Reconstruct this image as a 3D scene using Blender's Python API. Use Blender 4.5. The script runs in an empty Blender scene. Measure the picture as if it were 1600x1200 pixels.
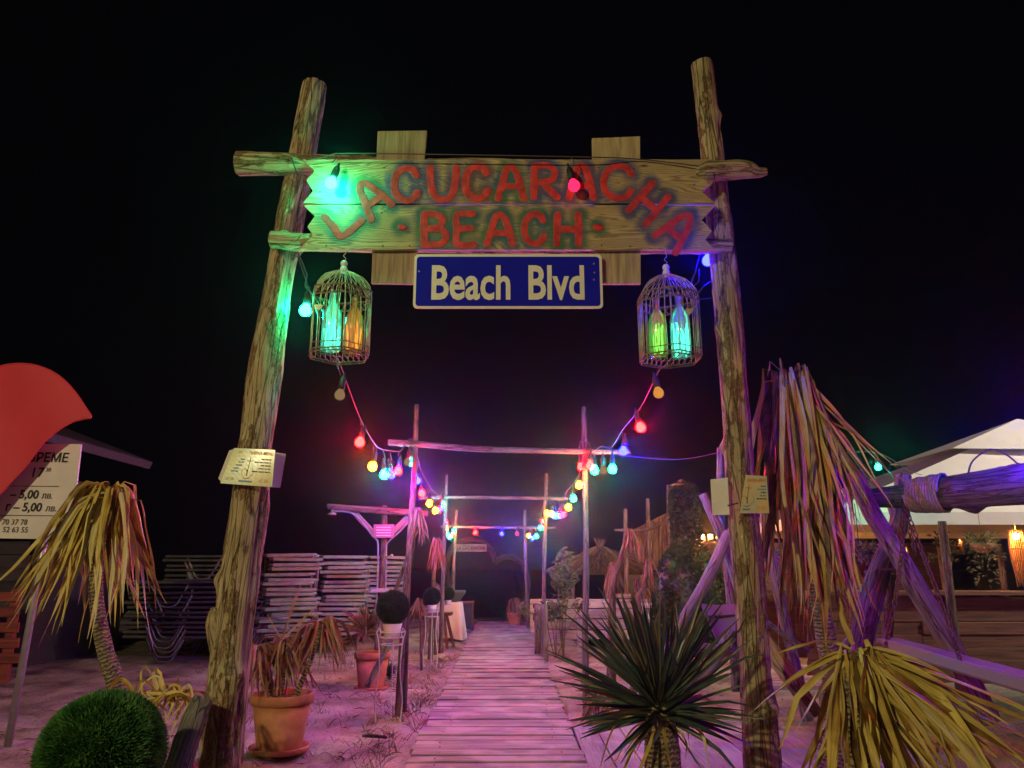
import bpy, bmesh, math, random
from mathutils import Vector, Matrix, noise
V = Vector
rng = random.Random(7)
scene = bpy.context.scene
COL = scene.collection

# ------------------------------------------------------------------ camera, world, exposure
CAMZ, F, PITCH = 1.05, 1180.0, math.atan(285 / 1180)
cam_d = bpy.data.cameras.new('camera')
cam = bpy.data.objects.new('camera', cam_d)
COL.objects.link(cam)
cam.location = (0, 0, CAMZ)
cam.rotation_euler = (math.pi / 2 + PITCH, 0, 0)
cam_d.sensor_width = 36
cam_d.lens = F / 1600 * 36
cam_d.clip_end = 2000
scene.camera = cam
world = bpy.data.worlds.new('World')
scene.world = world
world.use_nodes = True
bg = world.node_tree.nodes['Background']
bg.inputs[0].default_value = (0.35, 0.36, 0.55, 1)
bg.inputs[1].default_value = 0.0022
scene.view_settings.view_transform = 'Standard'
scene.view_settings.look = 'None'
scene.view_settings.exposure = 0.0
scene.view_settings.gamma = 1
scene.cycles.use_denoising = True
scene.cycles.max_bounces = 6
scene.cycles.diffuse_bounces = 2
scene.cycles.transparent_max_bounces = 12
scene.cycles.sample_clamp_indirect = 3
scene.cycles.volume_bounces = 0
scene.cycles.caustics_reflective = False
scene.cycles.caustics_refractive = False

_fw = V((0, math.cos(PITCH), math.sin(PITCH)))
_up = V((0, -math.sin(PITCH), math.cos(PITCH)))


def ray(px, py):
    return _fw * F + V((1, 0, 0)) * (px - 800) + _up * (600 - py)


def P(px, py, D):                       # the point at distance y = D seen at photo pixel px, py
    d = ray(px, py)
    return V((0, 0, CAMZ)) + d * (D / d.y)


def G(px, py, z=0.0):                   # the point on the level z
    d = ray(px, py)
    return V((0, 0, CAMZ)) + d * ((z - CAMZ) / d.z)


def T(py, D):                           # metres per photo pixel there
    return D / ray(800, py).y


# ------------------------------------------------------------------ materials
MATS = {}


def nmat(name):
    m = bpy.data.materials.new(name)
    m.use_nodes = True
    MATS[name] = m
    nt = m.node_tree
    return m, nt, nt.nodes, nt.links, nt.nodes['Principled BSDF']


def ramp(nodes, stops):
    r = nodes.new('ShaderNodeValToRGB')
    el = r.color_ramp.elements
    while len(el) < len(stops):
        el.new(0.5)
    for e, (p, c) in zip(el, stops):
        e.position = p
        e.color = (*c, 1)
    return r


def plain(name, c, rough=0.6, metal=0.0, var=0.15, scale=12, bump=0.1, spec=0.4):
    m, nt, N, L, b = nmat(name)
    tc = N.new('ShaderNodeTexCoord')
    n = N.new('ShaderNodeTexNoise')
    n.inputs['Scale'].default_value = scale
    n.inputs['Detail'].default_value = 5
    L.new(tc.outputs['Object'], n.inputs['Vector'])
    r = ramp(N, [(0.3, [x * (1 - var) for x in c]), (0.7, [min(1, x * (1 + var)) for x in c])])
    L.new(n.outputs[0], r.inputs[0])
    L.new(r.outputs[0], b.inputs['Base Color'])
    b.inputs['Roughness'].default_value = rough
    b.inputs['Metallic'].default_value = metal
    b.inputs['Specular IOR Level'].default_value = spec
    if bump:
        bp = N.new('ShaderNodeBump')
        bp.inputs['Strength'].default_value = bump
        bp.inputs['Distance'].default_value = 0.01
        L.new(n.outputs[0], bp.inputs['Height'])
        L.new(bp.outputs[0], b.inputs['Normal'])
    return m


def logmat(name, wood, dark, bark):
    m, nt, N, L, b = nmat(name)
    at = N.new('ShaderNodeAttribute'); at.attribute_name = 'lp'

    def noise_(sc, scale, det, rough=0.6, dist=0.0):
        mp = N.new('ShaderNodeMapping'); mp.inputs['Scale'].default_value = sc
        L.new(at.outputs['Vector'], mp.inputs[0])
        n = N.new('ShaderNodeTexNoise'); n.inputs['Scale'].default_value = scale; n.inputs['Detail'].default_value = det
        n.inputs['Roughness'].default_value = rough; n.inputs['Distortion'].default_value = dist
        L.new(mp.outputs[0], n.inputs['Vector'])
        return n.outputs[0]

    def mixc(blend, f, a, c):
        x = N.new('ShaderNodeMix'); x.data_type = 'RGBA'; x.blend_type = blend
        if isinstance(f, float): x.inputs[0].default_value = f
        else: L.new(f, x.inputs[0])
        L.new(a, x.inputs[6]); L.new(c, x.inputs[7])
        return x.outputs[2]
    grain = noise_((1, 1, 0.05), 150, 7, 0.7)
    patch = noise_((1, 1, 0.35), 15, 9, 0.72, 0.4)
    blot = noise_((1, 1, 0.6), 5, 5)
    fine = noise_((1, 1, 0.5), 120, 5, 0.7)
    r1 = ramp(N, [(0.30, dark), (0.46, [x * 0.8 for x in wood]), (0.6, wood), (0.78, [min(1, x * 1.3) for x in wood])])
    L.new(grain, r1.inputs[0])
    r2 = ramp(N, [(0.32, [x * 0.25 for x in bark]), (0.5, bark), (0.7, [min(1, x * 2.0) for x in bark])])
    L.new(fine, r2.inputs[0])
    ab = N.new('ShaderNodeAttribute'); ab.attribute_name = 'bark'
    sm = N.new('ShaderNodeMath'); sm.operation = 'MULTIPLY_ADD'; sm.inputs[1].default_value = 0.13
    L.new(ab.outputs['Fac'], sm.inputs[0]); L.new(patch, sm.inputs[2])
    rm = ramp(N, [(0.60, (0, 0, 0)), (0.63, (1, 1, 1))])
    L.new(sm.outputs[0], rm.inputs[0])
    col = mixc('MIX', rm.outputs[0], r1.outputs[0], r2.outputs[0])
    # drying cracks: thin dark lines along the grain
    vm = N.new('ShaderNodeMapping'); vm.inputs['Scale'].default_value = (1, 1, 0.06)
    L.new(at.outputs['Vector'], vm.inputs[0])
    vo = N.new('ShaderNodeTexVoronoi'); vo.feature = 'DISTANCE_TO_EDGE'; vo.inputs['Scale'].default_value = 34
    L.new(vm.outputs[0], vo.inputs['Vector'])
    rc = ramp(N, [(0.012, (0.12, 0.10, 0.08)), (0.05, (1, 1, 1))])
    L.new(vo.outputs['Distance'], rc.inputs[0])
    col = mixc('MULTIPLY', 0.7, col, rc.outputs[0])
    r3 = ramp(N, [(0.32, (0.66, 0.63, 0.6)), (0.6, (1.08, 1.08, 1.08))])
    L.new(blot, r3.inputs[0])
    col = mixc('MULTIPLY', 1.0, col, r3.outputs[0])
    L.new(col, b.inputs['Base Color'])
    b.inputs['Roughness'].default_value = 0.75
    b.inputs['Specular IOR Level'].default_value = 0.25
    h1 = N.new('ShaderNodeMath'); h1.operation = 'MULTIPLY_ADD'; h1.inputs[1].default_value = 0.5
    L.new(rm.outputs[0], h1.inputs[0]); L.new(grain, h1.inputs[2])
    h2 = N.new('ShaderNodeMath'); h2.operation = 'MULTIPLY_ADD'; h2.inputs[1].default_value = 0.6
    L.new(rc.outputs[0], h2.inputs[0]); L.new(h1.outputs[0], h2.inputs[2])
    h3 = N.new('ShaderNodeMath'); h3.operation = 'MULTIPLY_ADD'; h3.inputs[1].default_value = 0.5
    L.new(fine, h3.inputs[0]); L.new(h2.outputs[0], h3.inputs[2])
    bp = N.new('ShaderNodeBump'); bp.inputs['Strength'].default_value = 1.0; bp.inputs['Distance'].default_value = 0.012
    L.new(h3.outputs[0], bp.inputs['Height']); L.new(bp.outputs[0], b.inputs['Normal'])
    return m


logmat('post_wood', (0.60, 0.48, 0.28), (0.16, 0.11, 0.05), (0.25, 0.165, 0.08))
logmat('grey_wood', (0.33, 0.29, 0.25), (0.09, 0.07, 0.05), (0.2, 0.15, 0.11))
logmat('pole_wood', (0.27, 0.2, 0.15), (0.10, 0.07, 0.05), (0.15, 0.10, 0.07))
logmat('beam_wood', (0.20, 0.17, 0.16), (0.06, 0.05, 0.05), (0.11, 0.09, 0.085))
logmat('dark_log', (0.16, 0.11, 0.08), (0.05, 0.035, 0.025), (0.09, 0.06, 0.045))


def plankmat(name, c1, c2, axis=0, scale=60, sand=None):
    m, nt, N, L, b = nmat(name)
    tc = N.new('ShaderNodeTexCoord')
    oi = N.new('ShaderNodeObjectInfo')
    mp = N.new('ShaderNodeMapping')
    s = [1.0, 1.0, 1.0]; s[axis] = 0.06
    mp.inputs['Scale'].default_value = s
    L.new(tc.outputs['Object'], mp.inputs[0])
    ml = N.new('ShaderNodeMath'); ml.operation = 'MULTIPLY'; ml.inputs[1].default_value = 37
    L.new(oi.outputs['Random'], ml.inputs[0]); L.new(ml.outputs[0], mp.inputs['Location'])
    n = N.new('ShaderNodeTexNoise'); n.inputs['Scale'].default_value = scale; n.inputs['Detail'].default_value = 6
    n.inputs['Distortion'].default_value = 0.6
    L.new(mp.outputs[0], n.inputs['Vector'])
    r = ramp(N, [(0.3, c2), (0.6, c1)])
    L.new(n.outputs[0], r.inputs[0])
    hs = N.new('ShaderNodeHueSaturation')
    mr = N.new('ShaderNodeMapRange'); mr.inputs[3].default_value = 0.7; mr.inputs[4].default_value = 1.2
    L.new(oi.outputs['Random'], mr.inputs[0]); L.new(mr.outputs[0], hs.inputs['Value']); L.new(r.outputs[0], hs.inputs['Color'])
    out = hs.outputs[0]
    if sand:
        geo = N.new('ShaderNodeNewGeometry')
        n3 = N.new('ShaderNodeTexNoise'); n3.inputs['Scale'].default_value = 3.5; n3.inputs['Detail'].default_value = 8
        L.new(geo.outputs['Position'], n3.inputs['Vector'])
        r4 = ramp(N, [(0.48, (0, 0, 0)), (0.62, (1, 1, 1))])
        L.new(n3.outputs[0], r4.inputs[0])
        mx = N.new('ShaderNodeMix'); mx.data_type = 'RGBA'
        L.new(r4.outputs[0], mx.inputs[0]); L.new(out, mx.inputs[6]); mx.inputs[7].default_value = (*sand, 1)
        out = mx.outputs[2]
    L.new(out, b.inputs['Base Color'])
    b.inputs['Roughness'].default_value = 0.7
    bp = N.new('ShaderNodeBump'); bp.inputs['Strength'].default_value = 0.5; bp.inputs['Distance'].default_value = 0.006
    L.new(n.outputs[0], bp.inputs['Height']); L.new(bp.outputs[0], b.inputs['Normal'])
    return m


plankmat('walk_plank', (0.34, 0.27, 0.22), (0.12, 0.09, 0.07), 0, 60, sand=(0.42, 0.34, 0.27))
plankmat('deck_plank', (0.46, 0.41, 0.36), (0.28, 0.24, 0.2), 1, 60, sand=(0.5, 0.43, 0.35))
plankmat('brown_plank', (0.20, 0.085, 0.04), (0.08, 0.035, 0.02), 0, 50)
plankmat('hut_plank', (0.075, 0.06, 0.06), (0.035, 0.03, 0.03), 0, 50)
plankmat('red_plank', (0.30, 0.07, 0.035), (0.14, 0.03, 0.02), 0, 50)
plankmat('fence_plank', (0.5, 0.44, 0.38), (0.26, 0.22, 0.19), 0, 40)
plankmat('backing_plank', (0.44, 0.34, 0.19), (0.22, 0.16, 0.08), 2, 55)


def signmat():
    m, nt, N, L, b = nmat('sign_plank')
    tc = N.new('ShaderNodeTexCoord')
    mp = N.new('ShaderNodeMapping'); mp.inputs['Scale'].default_value = (0.12, 1, 1)
    L.new(tc.outputs['Object'], mp.inputs[0])
    nd = N.new('ShaderNodeTexNoise'); nd.inputs['Scale'].default_value = 7; nd.inputs['Detail'].default_value = 2
    L.new(mp.outputs[0], nd.inputs['Vector'])
    va = N.new('ShaderNodeMix'); va.data_type = 'VECTOR'; va.inputs[0].default_value = 0.35
    L.new(mp.outputs[0], va.inputs[4]); L.new(nd.outputs['Color'], va.inputs[5])
    w = N.new('ShaderNodeTexWave'); w.bands_direction = 'Z'; w.inputs['Scale'].default_value = 34
    w.inputs['Distortion'].default_value = 5; w.inputs['Detail'].default_value = 3; w.inputs['Detail Scale'].default_value = 2
    L.new(va.outputs[1], w.inputs['Vector'])
    r = ramp(N, [(0.0, (0.22, 0.15, 0.07)), (0.3, (0.36, 0.27, 0.135)), (1, (0.44, 0.34, 0.18))])
    L.new(w.outputs[0], r.inputs[0])
    # knots and dark stains
    vo = N.new('ShaderNodeTexVoronoi'); vo.inputs['Scale'].default_value = 5.2
    mp2 = N.new('ShaderNodeMapping'); mp2.inputs['Scale'].default_value = (0.6, 1, 1.6)
    L.new(tc.outputs['Object'], mp2.inputs[0]); L.new(mp2.outputs[0], vo.inputs['Vector'])
    rk = ramp(N, [(0.04, (0.12, 0.1, 0.08)), (0.1, (1, 1, 1))])
    L.new(vo.outputs['Distance'], rk.inputs[0])
    mu = N.new('ShaderNodeMix'); mu.data_type = 'RGBA'; mu.blend_type = 'MULTIPLY'; mu.inputs[0].default_value = 0.9
    L.new(r.outputs[0], mu.inputs[6]); L.new(rk.outputs[0], mu.inputs[7])
    at = N.new('ShaderNodeAttribute'); at.attribute_name = 'paint'
    mx = N.new('ShaderNodeMix'); mx.data_type = 'RGBA'
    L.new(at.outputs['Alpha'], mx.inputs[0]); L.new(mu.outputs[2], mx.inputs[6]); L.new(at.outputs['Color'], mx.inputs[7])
    L.new(mx.outputs[2], b.inputs['Base Color'])
    b.inputs['Roughness'].default_value = 0.6
    bp = N.new('ShaderNodeBump'); bp.inputs['Strength'].default_value = 0.35; bp.inputs['Distance'].default_value = 0.004
    L.new(w.outputs[0], bp.inputs['Height']); L.new(bp.outputs[0], b.inputs['Normal'])


signmat()


def leafmat(name, stops, rough=0.5, trans=0.25):
    m, nt, N, L, b = nmat(name)
    at = N.new('ShaderNodeAttribute'); at.attribute_name = 'lf'          # random, along, across
    sp = N.new('ShaderNodeSeparateXYZ'); L.new(at.outputs['Vector'], sp.inputs[0])
    tc = N.new('ShaderNodeTexCoord')
    n = N.new('ShaderNodeTexNoise'); n.inputs['Scale'].default_value = 14; n.inputs['Detail'].default_value = 4
    L.new(tc.outputs['Object'], n.inputs['Vector'])
    a = N.new('ShaderNodeMath'); a.operation = 'MULTIPLY_ADD'; a.inputs[1].default_value = 0.8; a.inputs[2].default_value = -0.4
    L.new(n.outputs[0], a.inputs[0])
    s = N.new('ShaderNodeMath'); s.operation = 'ADD'
    L.new(sp.outputs[0], s.inputs[0]); L.new(a.outputs[0], s.inputs[1])
    r = ramp(N, stops); L.new(s.outputs[0], r.inputs[0])
    # streaks along the blade
    ml = N.new('ShaderNodeVectorMath'); ml.operation = 'MULTIPLY'; ml.inputs[1].default_value = (53.0, 3.0, 7.0)
    L.new(at.outputs['Vector'], ml.inputs[0])
    sn = N.new('ShaderNodeTexNoise'); sn.inputs['Scale'].default_value = 1.0; sn.inputs['Detail'].default_value = 5; sn.inputs['Roughness'].default_value = 0.65
    L.new(ml.outputs[0], sn.inputs['Vector'])
    mr = N.new('ShaderNodeMapRange'); mr.inputs[1].default_value = 0.3; mr.inputs[2].default_value = 0.7; mr.inputs[3].default_value = 0.45; mr.inputs[4].default_value = 1.2
    L.new(sn.outputs[0], mr.inputs[0])
    hs = N.new('ShaderNodeHueSaturation'); L.new(r.outputs[0], hs.inputs['Color']); L.new(mr.outputs[0], hs.inputs['Value'])
    L.new(hs.outputs[0], b.inputs['Base Color'])
    b.inputs['Roughness'].default_value = rough
    b.inputs['Specular IOR Level'].default_value = 0.35
    tr = N.new('ShaderNodeBsdfTranslucent'); L.new(hs.outputs[0], tr.inputs[0])
    ms = N.new('ShaderNodeMixShader'); ms.inputs[0].default_value = trans
    L.new(b.outputs[0], ms.inputs[1]); L.new(tr.outputs[0], ms.inputs[2])
    L.new(ms.outputs[0], N['Material Output'].inputs[0])


leafmat('dry_leaf', [(0.0, (0.06, 0.03, 0.01)), (0.22, (0.28, 0.15, 0.03)), (0.45, (0.58, 0.42, 0.08)), (0.8, (0.74, 0.60, 0.16)), (1.0, (0.66, 0.58, 0.30))], 0.5, 0.12)
leafmat('straw_leaf', [(0.0, (0.06, 0.03, 0.008)), (0.25, (0.24, 0.14, 0.03)), (0.5, (0.54, 0.38, 0.075)), (1.0, (0.70, 0.56, 0.2))], 0.5, 0.06)
leafmat('brown_leaf', [(0.0, (0.09, 0.04, 0.02)), (0.5, (0.34, 0.17, 0.08)), (1.0, (0.5, 0.34, 0.2))])
leafmat('green_leaf', [(0.0, (0.015, 0.026, 0.018)), (0.45, (0.05, 0.08, 0.055)), (0.8, (0.10, 0.135, 0.085)), (1.0, (0.22, 0.18, 0.08))], 0.3, 0.1)
leafmat('shrub_leaf', [(0.0, (0.05, 0.07, 0.025)), (1.0, (0.2, 0.24, 0.09))], 0.5, 0.25)
leafmat('ivy_leaf', [(0.0, (0.012, 0.026, 0.01)), (1.0, (0.08, 0.15, 0.05))], 0.4, 0.1)
leafmat('turf_blade', [(0.0, (0.03, 0.09, 0.02)), (0.6, (0.07, 0.24, 0.05)), (1.0, (0.16, 0.36, 0.08))], 0.55, 0.2)
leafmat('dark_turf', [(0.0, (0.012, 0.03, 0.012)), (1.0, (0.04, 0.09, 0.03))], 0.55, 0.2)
leafmat('straw', [(0.0, (0.12, 0.075, 0.03)), (0.5, (0.3, 0.2, 0.09)), (1.0, (0.45, 0.32, 0.15))], 0.7, 0.1)
leafmat('pale_flower', [(0.0, (0.06, 0.09, 0.06)), (0.5, (0.22, 0.26, 0.22)), (1.0, (0.6, 0.6, 0.58))], 0.6, 0.2)
leafmat('dry_grass', [(0.0, (0.08, 0.06, 0.03)), (1.0, (0.28, 0.22, 0.1))], 0.7, 0.1)


def sandmat():
    m, nt, N, L, b = nmat('sand')
    geo = N.new('ShaderNodeNewGeometry')
    n = N.new('ShaderNodeTexNoise'); n.inputs['Scale'].default_value = 2.2; n.inputs['Detail'].default_value = 9
    n2 = N.new('ShaderNodeTexNoise'); n2.inputs['Scale'].default_value = 45; n2.inputs['Detail'].default_value = 6
    L.new(geo.outputs['Position'], n.inputs['Vector']); L.new(geo.outputs['Position'], n2.inputs['Vector'])
    r = ramp(N, [(0.3, (0.15, 0.11, 0.08)), (0.48, (0.36, 0.29, 0.22)), (0.7, (0.54, 0.45, 0.35))])
    L.new(n.outputs[0], r.inputs[0])
    r2 = ramp(N, [(0.3, (0.55, 0.52, 0.5)), (0.55, (1, 1, 1))])
    L.new(n2.outputs[0], r2.inputs[0])
    mu = N.new('ShaderNodeMix'); mu.data_type = 'RGBA'; mu.blend_type = 'MULTIPLY'; mu.inputs[0].default_value = 0.8
    L.new(r.outputs[0], mu.inputs[6]); L.new(r2.outputs[0], mu.inputs[7])
    L.new(mu.outputs[2], b.inputs['Base Color'])
    b.inputs['Roughness'].default_value = 0.975
    b.inputs['Specular IOR Level'].default_value = 0.1
    ad = N.new('ShaderNodeMath'); ad.operation = 'MULTIPLY_ADD'; ad.inputs[1].default_value = 0.35
    L.new(n2.outputs[0], ad.inputs[0]); L.new(n.outputs[0], ad.inputs[2])
    bp = N.new('ShaderNodeBump'); bp.inputs['Strength'].default_value = 0.9; bp.inputs['Distance'].default_value = 0.03
    L.new(ad.outputs[0], bp.inputs['Height']); L.new(bp.outputs[0], b.inputs['Normal'])


sandmat()
plain('terracotta', (0.46, 0.19, 0.08), 0.8, 0, 0.3, 9, 0.15)
plain('soil', (0.06, 0.04, 0.03), 0.95, 0, 0.4, 40, 0.6)
plain('red_paint', (0.50, 0.035, 0.035), 0.55, 0, 0.35, 22, 0.5)
plain('blue_sign', (0.006, 0.009, 0.42), 0.75, 0, 0.1, 8, 0.02, 0.1)
plain('white_print', (0.72, 0.68, 0.58), 0.5, 0, 0.06, 20, 0)
plain('white_enamel', (0.66, 0.63, 0.6), 0.45, 0, 0.12, 6, 0.04)
plain('white_cloth', (0.62, 0.56, 0.5), 0.85, 0, 0.08, 6, 0.1)
plain('canvas', (0.66, 0.62, 0.55), 0.8, 0, 0.05, 3, 0.04)
plain('purple_cloth', (0.25, 0.16, 0.24), 0.85, 0, 0.15, 8, 0.1)
plain('dark_cloth', (0.05, 0.055, 0.08), 0.85, 0, 0.2, 8, 0.1)
plain('red_fabric', (0.60, 0.035, 0.06), 0.55, 0, 0.08, 3, 0.03)
plain('black_print', (0.012, 0.012, 0.014), 0.6, 0, 0.05, 10, 0)
plain('galvanised', (0.42, 0.42, 0.42), 0.45, 0.7, 0.12, 20, 0.05)
plain('bed_frame', (0.22, 0.23, 0.22), 0.45, 0.25, 0.15, 10, 0.03)
plain('bed_end', (0.24, 0.27, 0.24), 0.5, 0.0, 0.15, 10, 0.03)
plain('dull_pipe', (0.26, 0.25, 0.25), 0.5, 0.2, 0.15, 10, 0.03)
plain('bed_sling', (0.13, 0.11, 0.14), 0.85, 0, 0.15, 60, 0.1)
plain('black_rubber', (0.012, 0.012, 0.012), 0.6, 0, 0.1, 10, 0)
plain('cable_skin', (0.06, 0.05, 0.05), 0.6, 0, 0.1, 10, 0)
plain('cage_wire', (0.48, 0.38, 0.22), 0.5, 0.4, 0.35, 30, 0.1)
plain('cage_rust', (0.22, 0.13, 0.06), 0.7, 0.3, 0.5, 40, 0.3)
plain('rope', (0.24, 0.22, 0.21), 0.9, 0, 0.25, 60, 0.4)
plain('rusty_chain', (0.12, 0.07, 0.05), 0.7, 0.5, 0.35, 40, 0.2)
plain('pink_board', (0.36, 0.12, 0.2), 0.6, 0, 0.08, 10, 0)
plain('ceramic', (0.62, 0.6, 0.6), 0.4, 0, 0.06, 6, 0.02)
plain('menu_orange', (0.75, 0.33, 0.05), 0.6, 0, 0.05, 10, 0)
plain('menu_green', (0.02, 0.16, 0.09), 0.6, 0, 0.05, 10, 0)
plain('menu_blue', (0.16, 0.28, 0.42), 0.6, 0, 0.05, 10, 0)
plain('trunk_bark', (0.2, 0.15, 0.09), 0.85, 0, 0.5, 30, 0.8)


def ringed():
    m, nt, N, L, b = nmat('ringed_trunk')
    at = N.new('ShaderNodeAttribute'); at.attribute_name = 'lp'
    w = N.new('ShaderNodeTexWave'); w.bands_direction = 'Z'; w.inputs['Scale'].default_value = 16
    w.inputs['Distortion'].default_value = 6; w.inputs['Detail'].default_value = 4; w.inputs['Detail Scale'].default_value = 3
    L.new(at.outputs['Vector'], w.inputs['Vector'])
    n = N.new('ShaderNodeTexNoise'); n.inputs['Scale'].default_value = 70; n.inputs['Detail'].default_value = 6
    L.new(at.outputs['Vector'], n.inputs['Vector'])
    a = N.new('ShaderNodeMath'); a.operation = 'MULTIPLY_ADD'; a.inputs[1].default_value = 0.6
    L.new(w.outputs[0], a.inputs[0]); L.new(n.outputs[0], a.inputs[2])
    r = ramp(N, [(0.35, (0.04, 0.03, 0.018)), (0.65, (0.22, 0.165, 0.09)), (1.0, (0.38, 0.31, 0.18))])
    L.new(a.outputs[0], r.inputs[0]); L.new(r.outputs[0], b.inputs['Base Color'])
    b.inputs['Roughness'].default_value = 0.9
    bp = N.new('ShaderNodeBump'); bp.inputs['Strength'].default_value = 1; bp.inputs['Distance'].default_value = 0.02
    L.new(a.outputs[0], bp.inputs['Height']); L.new(bp.outputs[0], b.inputs['Normal'])


ringed()
plain('wicker', (0.3, 0.15, 0.06), 0.8, 0, 0.3, 40, 0.4)


def papermat():
    m, nt, N, L, b = nmat('menu_paper')
    tc = N.new('ShaderNodeTexCoord')
    n = N.new('ShaderNodeTexNoise'); n.inputs['Scale'].default_value = 9; n.inputs['Detail'].default_value = 3
    L.new(tc.outputs['Object'], n.inputs['Vector'])
    r = ramp(N, [(0.35, (0.50, 0.60, 0.46)), (0.55, (0.66, 0.58, 0.30))])
    L.new(n.outputs[0], r.inputs[0]); L.new(r.outputs[0], b.inputs['Base Color'])
    b.inputs['Roughness'].default_value = 0.25


papermat()


def emit(name, c, s):
    m, nt, N, L, b = nmat(name)
    e = N.new('ShaderNodeEmission')
    e.inputs[0].default_value = (*c, 1); e.inputs[1].default_value = s
    L.new(e.outputs[0], N['Material Output'].inputs[0])
    return m


BS = 640.0
BLOOM_DENSITY = 0.0034
emit('lit_red', (1, 0.5 / 1130, 0.42 / 1130), BS * 1.45)
emit('lit_green', (0.55 / 390, 1.0, 0.36), BS * 0.5)
emit('lit_blue', (0.5 / 1870, 0.62 / 1870, 1.0), BS * 2.4)
emit('lit_yellow', (1.0, 0.36, 0.5 / 390), BS * 0.5)
emit('lit_warm', (1.0, 0.55, 0.2), BS * 0.2)
emit('lit_lantern', (1.0, 0.38, 0.08), 1700)
emit('dim_red', (1, 0.01, 0.05), 4.0)
emit('unlit_yellow_glow', (1.0, 0.5, 0.05), 0.55)  # unlit bulb; weak emission put in for the light on its glass
emit('unlit_cream_glow', (0.9, 0.6, 0.25), 0.25)  # also unlit; its pale tone is a weak added glow
emit('streak_cyan', (0.05, 0.9, 0.5), 6)  # these three glow to imitate bright reflections in the fluted bottles
emit('streak_green', (0.12, 0.9, 0.2), 4)
emit('streak_amber', (1.0, 0.5, 0.08), 2.2)


def glass(name, c):
    m, nt, N, L, b = nmat(name)
    tr = N.new('ShaderNodeBsdfTransparent'); tr.inputs[0].default_value = (*c, 1)
    gl = N.new('ShaderNodeBsdfGlossy'); gl.inputs['Roughness'].default_value = 0.08
    tl = N.new('ShaderNodeBsdfTranslucent'); tl.inputs[0].default_value = (*c, 1)
    fr = N.new('ShaderNodeFresnel'); fr.inputs[0].default_value = 1.5
    m1 = N.new('ShaderNodeMixShader'); m1.inputs[0].default_value = 0.4
    L.new(tr.outputs[0], m1.inputs[1]); L.new(tl.outputs[0], m1.inputs[2])
    m2 = N.new('ShaderNodeMixShader'); L.new(fr.outputs[0], m2.inputs[0])
    L.new(m1.outputs[0], m2.inputs[1]); L.new(gl.outputs[0], m2.inputs[2])
    L.new(m2.outputs[0], N['Material Output'].inputs[0])


glass('clear_glass', (0.75, 0.9, 0.85))
glass('amber_glass', (0.85, 0.62, 0.25))

# ------------------------------------------------------------------ mesh helpers
ORG = {}


def org(o):
    while o.parent:
        o = o.parent
    return ORG.get(o.name, V((0, 0, 0)))


def props(o, label=None, cat=None, group=None, kind=None):
    for k, v in (('label', label), ('category', cat), ('group', group), ('kind', kind)):
        if v:
            o[k] = v
    return o


def thing(name, label, cat, loc=(0, 0, 0), group=None, kind=None):
    o = bpy.data.objects.new(name, None)
    o.empty_display_size = 0.1
    COL.objects.link(o)
    o.location = loc
    ORG[o.name] = V(loc)
    return props(o, label, cat, group, kind)


def me_new(name, vs, fs, mat, smooth=False, attrs=None):
    me = bpy.data.meshes.new(name)
    me.from_pydata([tuple(v) for v in vs], [], fs)
    if attrs:
        for an, (ty, data) in attrs.items():
            a = me.attributes.new(an, ty, 'POINT')
            flat = []
            if ty == 'FLOAT':
                a.data.foreach_set('value', data)
            elif ty == 'FLOAT_VECTOR':
                for d in data: flat.extend(d)
                a.data.foreach_set('vector', flat)
            else:
                for d in data: flat.extend(d)
                a.data.foreach_set('color', flat)
    if mat:
        me.materials.append(MATS[mat])
    if smooth:
        me.polygons.foreach_set('use_smooth', [True] * len(me.polygons))
    me.update()
    return me


def link(name, me, parent=None, loc=None):
    o = bpy.data.objects.new(name, me)
    COL.objects.link(o)
    if parent:
        o.parent = parent
    if loc is not None:
        o.location = loc
    return o


def M(name, geo, mat, parent=None, smooth=False, attrs=None, label=None, cat=None, group=None, kind=None):
    """world-space geometry -> one object; its vertices are stored relative to its root's base"""
    vs, fs = geo[0], geo[1]
    if attrs is None and len(geo) > 2:
        attrs = geo[2]
    if parent:
        og = org(parent)
    else:
        mn = V((min(v[i] for v in vs) for i in range(3))); mxx = V((max(v[i] for v in vs) for i in range(3)))
        og = V(((mn.x + mxx.x) / 2, (mn.y + mxx.y) / 2, mn.z))
    me = me_new(name, [V(v) - og for v in vs], fs, mat, smooth, attrs)
    o = link(name, me, parent, None if parent else og)
    if not parent:
        ORG[o.name] = og
    return props(o, label, cat, group, kind)


def join(*gs):
    vs, fs, at = [], [], {}
    for g in gs:
        n = len(vs)
        vs.extend(g[0]); fs.extend([tuple(i + n for i in f) for f in g[1]])
        if len(g) > 2 and g[2]:
            for k, (ty, d) in g[2].items():
                at.setdefault(k, (ty, []))[1].extend(d)
    return (vs, fs, at) if at else (vs, fs)


def catmull(pts, step):
    pts = [V(p) for p in pts]
    if len(pts) == 2:
        n = max(1, int((pts[1] - pts[0]).length / step))
        return [pts[0].lerp(pts[1], i / n) for i in range(n + 1)], [i / n for i in range(n + 1)]
    out, par = [], []
    for i in range(len(pts) - 1):
        p0 = pts[max(0, i - 1)]; p1 = pts[i]; p2 = pts[i + 1]; p3 = pts[min(len(pts) - 1, i + 2)]
        n = max(1, int((p2 - p1).length / step))
        for k in range(n):
            t = k / n
            out.append(0.5 * ((2 * p1) + (p2 - p0) * t + (2 * p0 - 5 * p1 + 4 * p2 - p3) * t * t + (3 * p1 - p0 - 3 * p2 + p3) * t ** 3))
            par.append(i + t)
    out.append(pts[-1]); par.append(len(pts) - 1)
    return out, par


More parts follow.
